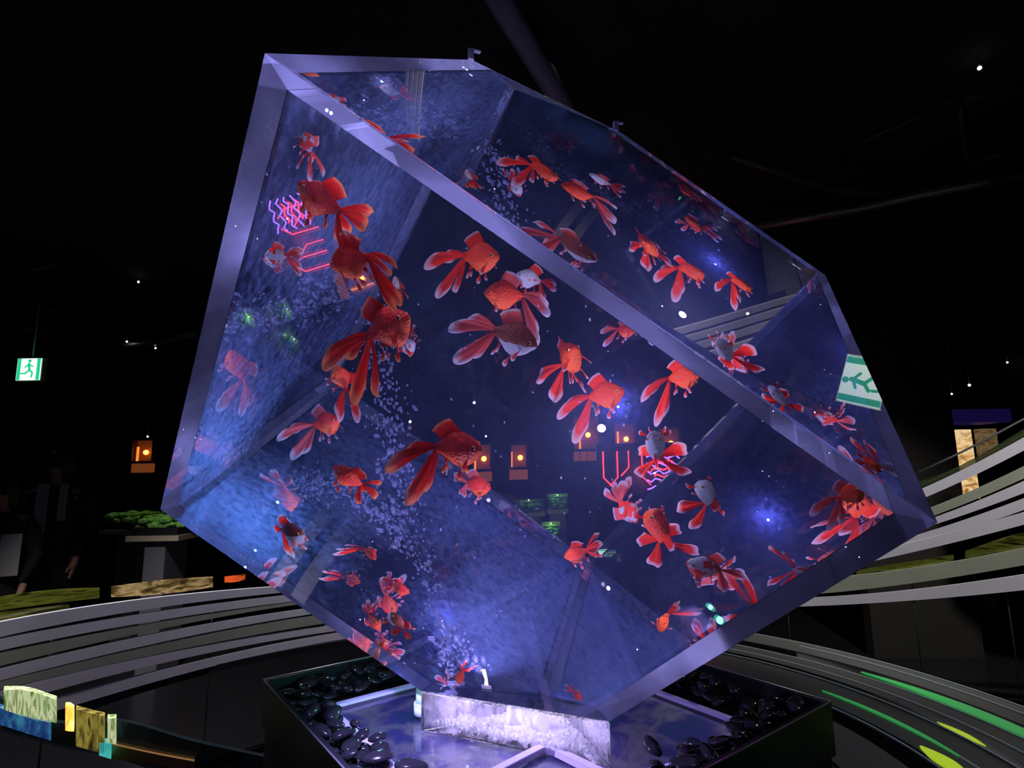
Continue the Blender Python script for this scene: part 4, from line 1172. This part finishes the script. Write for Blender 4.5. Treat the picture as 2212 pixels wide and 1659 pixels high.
# little lit glass tanks with plants on stands
M_LEAF = pbr('aquatic_leaves', (.18, .42, .08), .5)
M_TANKG = glass_tint('small_tank_glass', (.5, .8, .4), .12)
def jar(lab, x, y, z, w, h, lab_st, e_on=4):
    e = empty('planted_tank', (x, y, z)); tag(e, lab, 'small aquarium', 'lit planted tanks on stands')
    box('glass_box', (0, 0, h / 2), (w, w * .7, h), M_TANKG, e)
    box('water_surface', (0, 0, h * .85), (w * .96, w * .66, .004), glass_tint('green_water', (.3, .6, .2), .35), e)
    bm = bmesh.new(); rr = random.Random(int(x * 100) + 7)
    for k in range(26):
        c = Vector((rr.uniform(-w * .38, w * .38), rr.uniform(-w * .25, w * .25), rr.uniform(.02, h * .7)))
        q = bmesh.ops.create_icosphere(bm, subdivisions=1, radius=rr.uniform(.02, .045) * w * 3)
        for v in q['verts']: v.co = Vector((v.co.x, v.co.y * .8, v.co.z * .35)) + c
    me = bpy.data.meshes.new('plant'); bm.to_mesh(me); bm.free(); me.materials.append(M_LEAF)
    b = bpy.data.objects.new('plant', me); C.objects.link(b); b.parent = e
    lamp('planted_tank_lamp', 'POINT', (x, y - .03, z + h * .95), e_on * .6, (.85, 1.0, .55), .004)
    st = empty('display_stand', (x, y, 0)); tag(st, lab_st, 'stand', 'stands under the planted tanks')
    box('column', (0, 0, z / 2 - .015), (w * .8, w * .6, z - .03), pbr('grey_stand', (.10, .10, .10), .6), st)
    box('top_plate', (0, 0, z - .015), (w * 1.1, w * .85, .03), pbr('stand_top', (.25, .24, .18), .5), st)
jar('lit green planted tank at the upper shelf seen through the aquarium', .53, 5.5, 1.42, .17, .13, 'tall slim stand under the upper lit tank', 1.6)
jar('dimmer planted tank left of the upper lit one behind the aquarium', .28, 5.6, 1.40, .26, .11, 'wide stand under the dimmer planted tank', .5)
jar('square lit green tank on the nearer stand behind the aquarium', .44, 5.0, 1.22, .14, .14, 'short stand under the square lit tank', 1.6)
def plants(lab, x, y, z, w, lab2, e_on):
    e = empty('moss_bed', (x, y, z)); tag(e, lab, 'moss bed', 'lit plant tables left of the tank')
    box('tray', (0, 0, .03), (w, .35, .06), M_DARK, e)
    bm = bmesh.new(); rr = random.Random(int(x * 50))
    for k in range(90):
        c = Vector((rr.uniform(-w * .48, w * .48), rr.uniform(-.16, .16), .06 + rr.uniform(0, .07)))
        q = bmesh.ops.create_icosphere(bm, subdivisions=1, radius=rr.uniform(.02, .05))
        for v in q['verts']: v.co = Vector((v.co.x * 1.3, v.co.y, v.co.z * .6)) + c
    me = bpy.data.meshes.new('moss'); bm.to_mesh(me); bm.free(); me.materials.append(M_LEAF)
    b = bpy.data.objects.new('moss', me); C.objects.link(b); b.parent = e
    lamp('moss_lamp', 'SPOT', (x + .05, y - .1, z + .9), e_on, (1.0, 1.0, .6), .05, target=(x, y, z), spot=50)
    st = empty('plant_table', (x, y, 0)); tag(st, lab2, 'table', 'tables under the plants')
    box('table_top', (0, 0, z - .02), (w + .05, .4, .04), pbr('pale_table_top', (.35, .30, .2), .5), st)
    box('column', (0, 0, (z - .04) / 2), (w * .45, .3, z - .04), pbr('grey_column', (.10, .10, .11), .7), st)
p = P(302, 1140, 5.2); plants('mound of green aquatic plants lit on a table at the far left', p[0], p[1], p[2], .42, 'dark table under the green plants left of the tank', 3.2)
p = P(362, 1152, 4.6); plants('pale green lit plants beside the left corner of the tank', p[0], p[1], p[2] , .36, 'grey column table nearest the left corner of the tank', 5)

# golden light columns and their violet canopy on the right
def gold_col(lab, x0, x1, y0, y1, t_, s):
    a, b = P(x0, y0, t_), P(x1, y1, t_)
    e = empty('light_column', ((a[0] + b[0]) / 2, a[1], 0)); tag(e, lab, 'light column', 'golden light columns')
    w, zt, zb = b[0] - a[0], a[2], b[2]
    box('crackled_panel', (0, 0, (zt + zb) / 2), (w, .12, zt - zb), streaky('crackled_gold_panel', [(.30, .12, .03), (.75, .42, .15), (1, .75, .40), (.5, .25, .08)], 9, s, (1, 1, 2)), e)
    box('foot', (0, 0, zb / 2), (w * 1.1, .14, zb), M_DARK, e)
gold_col('bright golden crackled light column beyond the right rail', 2056, 2089, 929, 1075, 5.6, .85)
gold_col('dim golden light column right of the bright one', 2112, 2143, 927, 1000, 6.4, .12)
a = P(2085, 900, 5.7)
cn = box('violet_canopy', (a[0], a[1] + .1, a[2]), (.75, .4, .13), pbr('violet_lit_box', (.02, .01, .10), .4, emit=(.02, .01, .12), es=.25)); tag(cn, 'dim violet canopy box above the golden columns', 'canopy')
tube('canopy_wire', [(0, 0, .06), (0, 0, 4.2 - a[2])], .01, M_DARK, cn, 5)
a, b = P(1838, 655, 5.0), P(1978, 655, 5.0)
pn = box('tall_dark_panel', ((a[0] + b[0]) / 2, a[1], a[2] / 2), (b[0] - a[0] + .3, .1, a[2]), pbr('brown_black_panel', (.016, .013, .009), .8)); tag(pn, 'tall dark brown partition panel standing right of the tank', 'partition')

# ------------------------------------------------------------------ two visitors in the dark at the left
M_SKIN = pbr('visitor_skin', (.30, .16, .10), .6); M_HAIR = pbr('visitor_hair', (.035, .018, .010), .6)
M_COAT = pbr('black_coat', (.008, .008, .010), .8); M_PALE = pbr('pale_scarf_cloth', (.30, .29, .29), .8); M_TROU = pbr('dark_trousers', (.012, .012, .015), .8)
def loft(name, rings, m, parent, n=20):
    vs, fs = [], []
    for (cx_, cy_, z, rx, ry) in rings:
        for k in range(n):
            a = 2 * math.pi * k / n; vs.append((cx_ + rx * math.cos(a), cy_ + ry * math.sin(a), z))
    for i in range(len(rings) - 1):
        for k in range(n): fs.append((i * n + k, i * n + (k + 1) % n, (i + 1) * n + (k + 1) % n, (i + 1) * n + k))
    fs += [tuple(range(n - 1, -1, -1)), tuple((len(rings) - 1) * n + k for k in range(n))]
    return mesh(name, vs, fs, m, parent, smooth=True)
def person(lab, x, y, H, rz, scarf):
    e = empty('person', (x, y, 0), rz); tag(e, lab, 'person', 'visitors in the dark')
    s_ = H / 1.68
    # one continuous skinned body: pelvis, spine, head, arms, legs, fingers
    J = {'pelvis': (0, 0, .93), 'waist': (0, 0, 1.08), 'chest': (0, 0, 1.28), 'neck0': (0, 0, 1.42), 'neck1': (0, -.01, 1.48), 'head0': (0, -.015, 1.555), 'head1': (0, -.01, 1.63)}
    R_ = {'pelvis': .135, 'waist': .115, 'chest': .135, 'neck0': .060, 'neck1': .050, 'head0': .078, 'head1': .070}
    E = [('pelvis', 'waist'), ('waist', 'chest'), ('chest', 'neck0'), ('neck0', 'neck1'), ('neck1', 'head0'), ('head0', 'head1')]
    for q, sg in (('l', -1), ('r', 1)):
        J.update({q + 'hip': (sg * .09, 0, .87), q + 'knee': (sg * .095, -.01, .48), q + 'ank': (sg * .10, .02, .09), q + 'toe': (sg * .11, -.13, .035),
                  q + 'sho': (sg * .17, 0, 1.37), q + 'elb': (sg * .225, .01, 1.10), q + 'wri': (sg * .20, -.10, .90), q + 'palm': (sg * .195, -.125, .84)})
        R_.update({q + 'hip': .085, q + 'knee': .055, q + 'ank': .038, q + 'toe': .032, q + 'sho': .058, q + 'elb': .042, q + 'wri': .026, q + 'palm': .030})
        E += [('pelvis', q + 'hip'), (q + 'hip', q + 'knee'), (q + 'knee', q + 'ank'), (q + 'ank', q + 'toe'), ('chest', q + 'sho'), (q + 'sho', q + 'elb'), (q + 'elb', q + 'wri'), (q + 'wri', q + 'palm')]
        for f_ in range(5):
            fx = (f_ - 1.8) * .016
            nm = f'{q}f{f_}'
            if f_ < 4:
                J[nm] = (sg * .195 + .0, -.125 + fx, .80); J[nm + 't'] = (sg * .19, -.14 + fx, .765 - (.008 if f_ in (1, 2) else 0))
            else:
                J[nm] = (sg * .18, -.165, .84); J[nm + 't'] = (sg * .172, -.18, .81)
            R_[nm] = .009; R_[nm + 't'] = .008
            E += [(q + 'palm', nm), (nm, nm + 't')]
    names_ = list(J); me = bpy.data.meshes.new('body')
    me.from_pydata([tuple(c * s_ for c in J[n_]) for n_ in names_], [(names_.index(a_), names_.index(b_)) for a_, b_ in E], [])
    o = bpy.data.objects.new('body', me); C.objects.link(o); o.parent = e
    sk = o.modifiers.new('skin', 'SKIN')
    for i_, n_ in enumerate(names_):
        v = me.skin_vertices[0].data[i_]; v.radius = (R_[n_] * s_, R_[n_] * s_ * (.8 if n_ in ('chest', 'waist', 'pelvis') else 1)); v.use_root = n_ == 'pelvis'
    sb = o.modifiers.new('sub', 'SUBSURF'); sb.levels = 1; sb.render_levels = 2
    me.materials.append(M_SKIN)
    z = s_
    loft('coat', [(0, 0, .62 * z, .19 * z, .14 * z), (0, 0, .80 * z, .185 * z, .14 * z), (0, 0, 1.05 * z, .155 * z, .125 * z), (0, 0, 1.25 * z, .185 * z, .14 * z), (0, 0, 1.37 * z, .17 * z, .11 * z), (0, 0, 1.44 * z, .07 * z, .07 * z)], M_COAT, e)
    for sg in (-1, 1):
        tube('sleeve', [(sg * .15 * z, 0, 1.37 * z), (sg * .19 * z, 0, 1.30 * z), (sg * .228 * z, .01, 1.10 * z), (sg * .20 * z, -.10 * z, .915 * z)], [.062 * z, .066 * z, .055 * z, .042 * z], M_COAT, e, 14)
        tube('trouser_leg', [(sg * .09 * z, 0, .90 * z), (sg * .095 * z, -.01, .48 * z), (sg * .10 * z, .02, .10 * z)], [.095 * z, .068 * z, .055 * z], M_TROU, e, 14)
        tube('shoe', [(sg * .10 * z, .05, .045 * z), (sg * .105 * z, -.05, .045 * z), (sg * .11 * z, -.15, .035 * z)], [.042, .048, .035], M_BLACK, e, 12)
    loft('hair', [(0, .015, 1.46 * z, .085 * z, .06 * z), (0, .015, 1.53 * z, .098 * z, .085 * z), (0, .012, 1.60 * z, .098 * z, .095 * z), (0, .01, 1.66 * z, .080 * z, .080 * z), (0, .01, 1.70 * z, .035 * z, .035 * z)], M_HAIR, e)
    for q in ((-.028, -.085, 1.575), (.028, -.085, 1.575)):
        bm = bmesh.new(); bmesh.ops.create_uvsphere(bm, u_segments=8, v_segments=6, radius=.011 * z)
        m_ = bpy.data.meshes.new('eye'); bm.to_mesh(m_); bm.free(); m_.materials.append(M_BLACK)
        b_ = bpy.data.objects.new('eye', m_); C.objects.link(b_); b_.parent = e; b_.location = tuple(c * z for c in q)
    loft('nose', [(0, -.092 * z, 1.535 * z, .014, .012), (0, -.098 * z, 1.545 * z, .013, .014), (0, -.085 * z, 1.58 * z, .008, .008)], M_SKIN, e, 8)
    for dx, w_, z0, z1 in scarf:
        vs = []; 
        for zz, yo in ((z1, -.150), ((z0 + z1) / 2, -.160), (z0, -.165)):
            vs += [(dx - w_ / 2, yo * z, zz * z), (dx + w_ / 2, yo * z, zz * z), (dx + w_ / 2, (yo + .02) * z, zz * z), (dx - w_ / 2, (yo + .02) * z, zz * z)]
        fs = [(0, 1, 5, 4), (4, 5, 9, 8), (1, 2, 6, 5), (5, 6, 10, 9), (2, 3, 7, 6), (6, 7, 11, 10), (3, 0, 4, 7), (7, 4, 8, 11), (3, 2, 1, 0), (8, 9, 10, 11)]
        mesh('pale_scarf', vs, fs, M_PALE, e)
p = P(125, 1015, 4.4)
person('person in a black coat with two pale scarf ends, standing in the dark hall', p[0], p[1], 1.70, .35, [(-.03, .07, 1.10, 1.45), (.10, .045, 1.18, 1.45)])
p = P(8, 1060, 3.9)
person('person in dark clothes with pale panels cut by the left edge of the frame', p[0], p[1], 1.50, .5, [(.10, .11, .98, 1.28), (-.06, .10, 1.0, 1.28)])

# white streak of the base lamp built as a glowing rod under the bubbles
nz_ = empty('air_nozzle', (-.055, 1.69, Z_BOT + TH + .002)); tag(nz_, 'slim glowing white air nozzle at the foot of the bubbles', 'nozzle')
tube('lit_tip', [(0, 0, .012), (.002, 0, .03), (-.003, .003, .062)], [.006, .004, .006], emis('nozzle_glow', (.85, .82, 1), 5), nz_, 10)
cyl('foot', (0, 0, 0), .014, .013, M_WHITE, nz_, 14)  # foot of the added streak rod
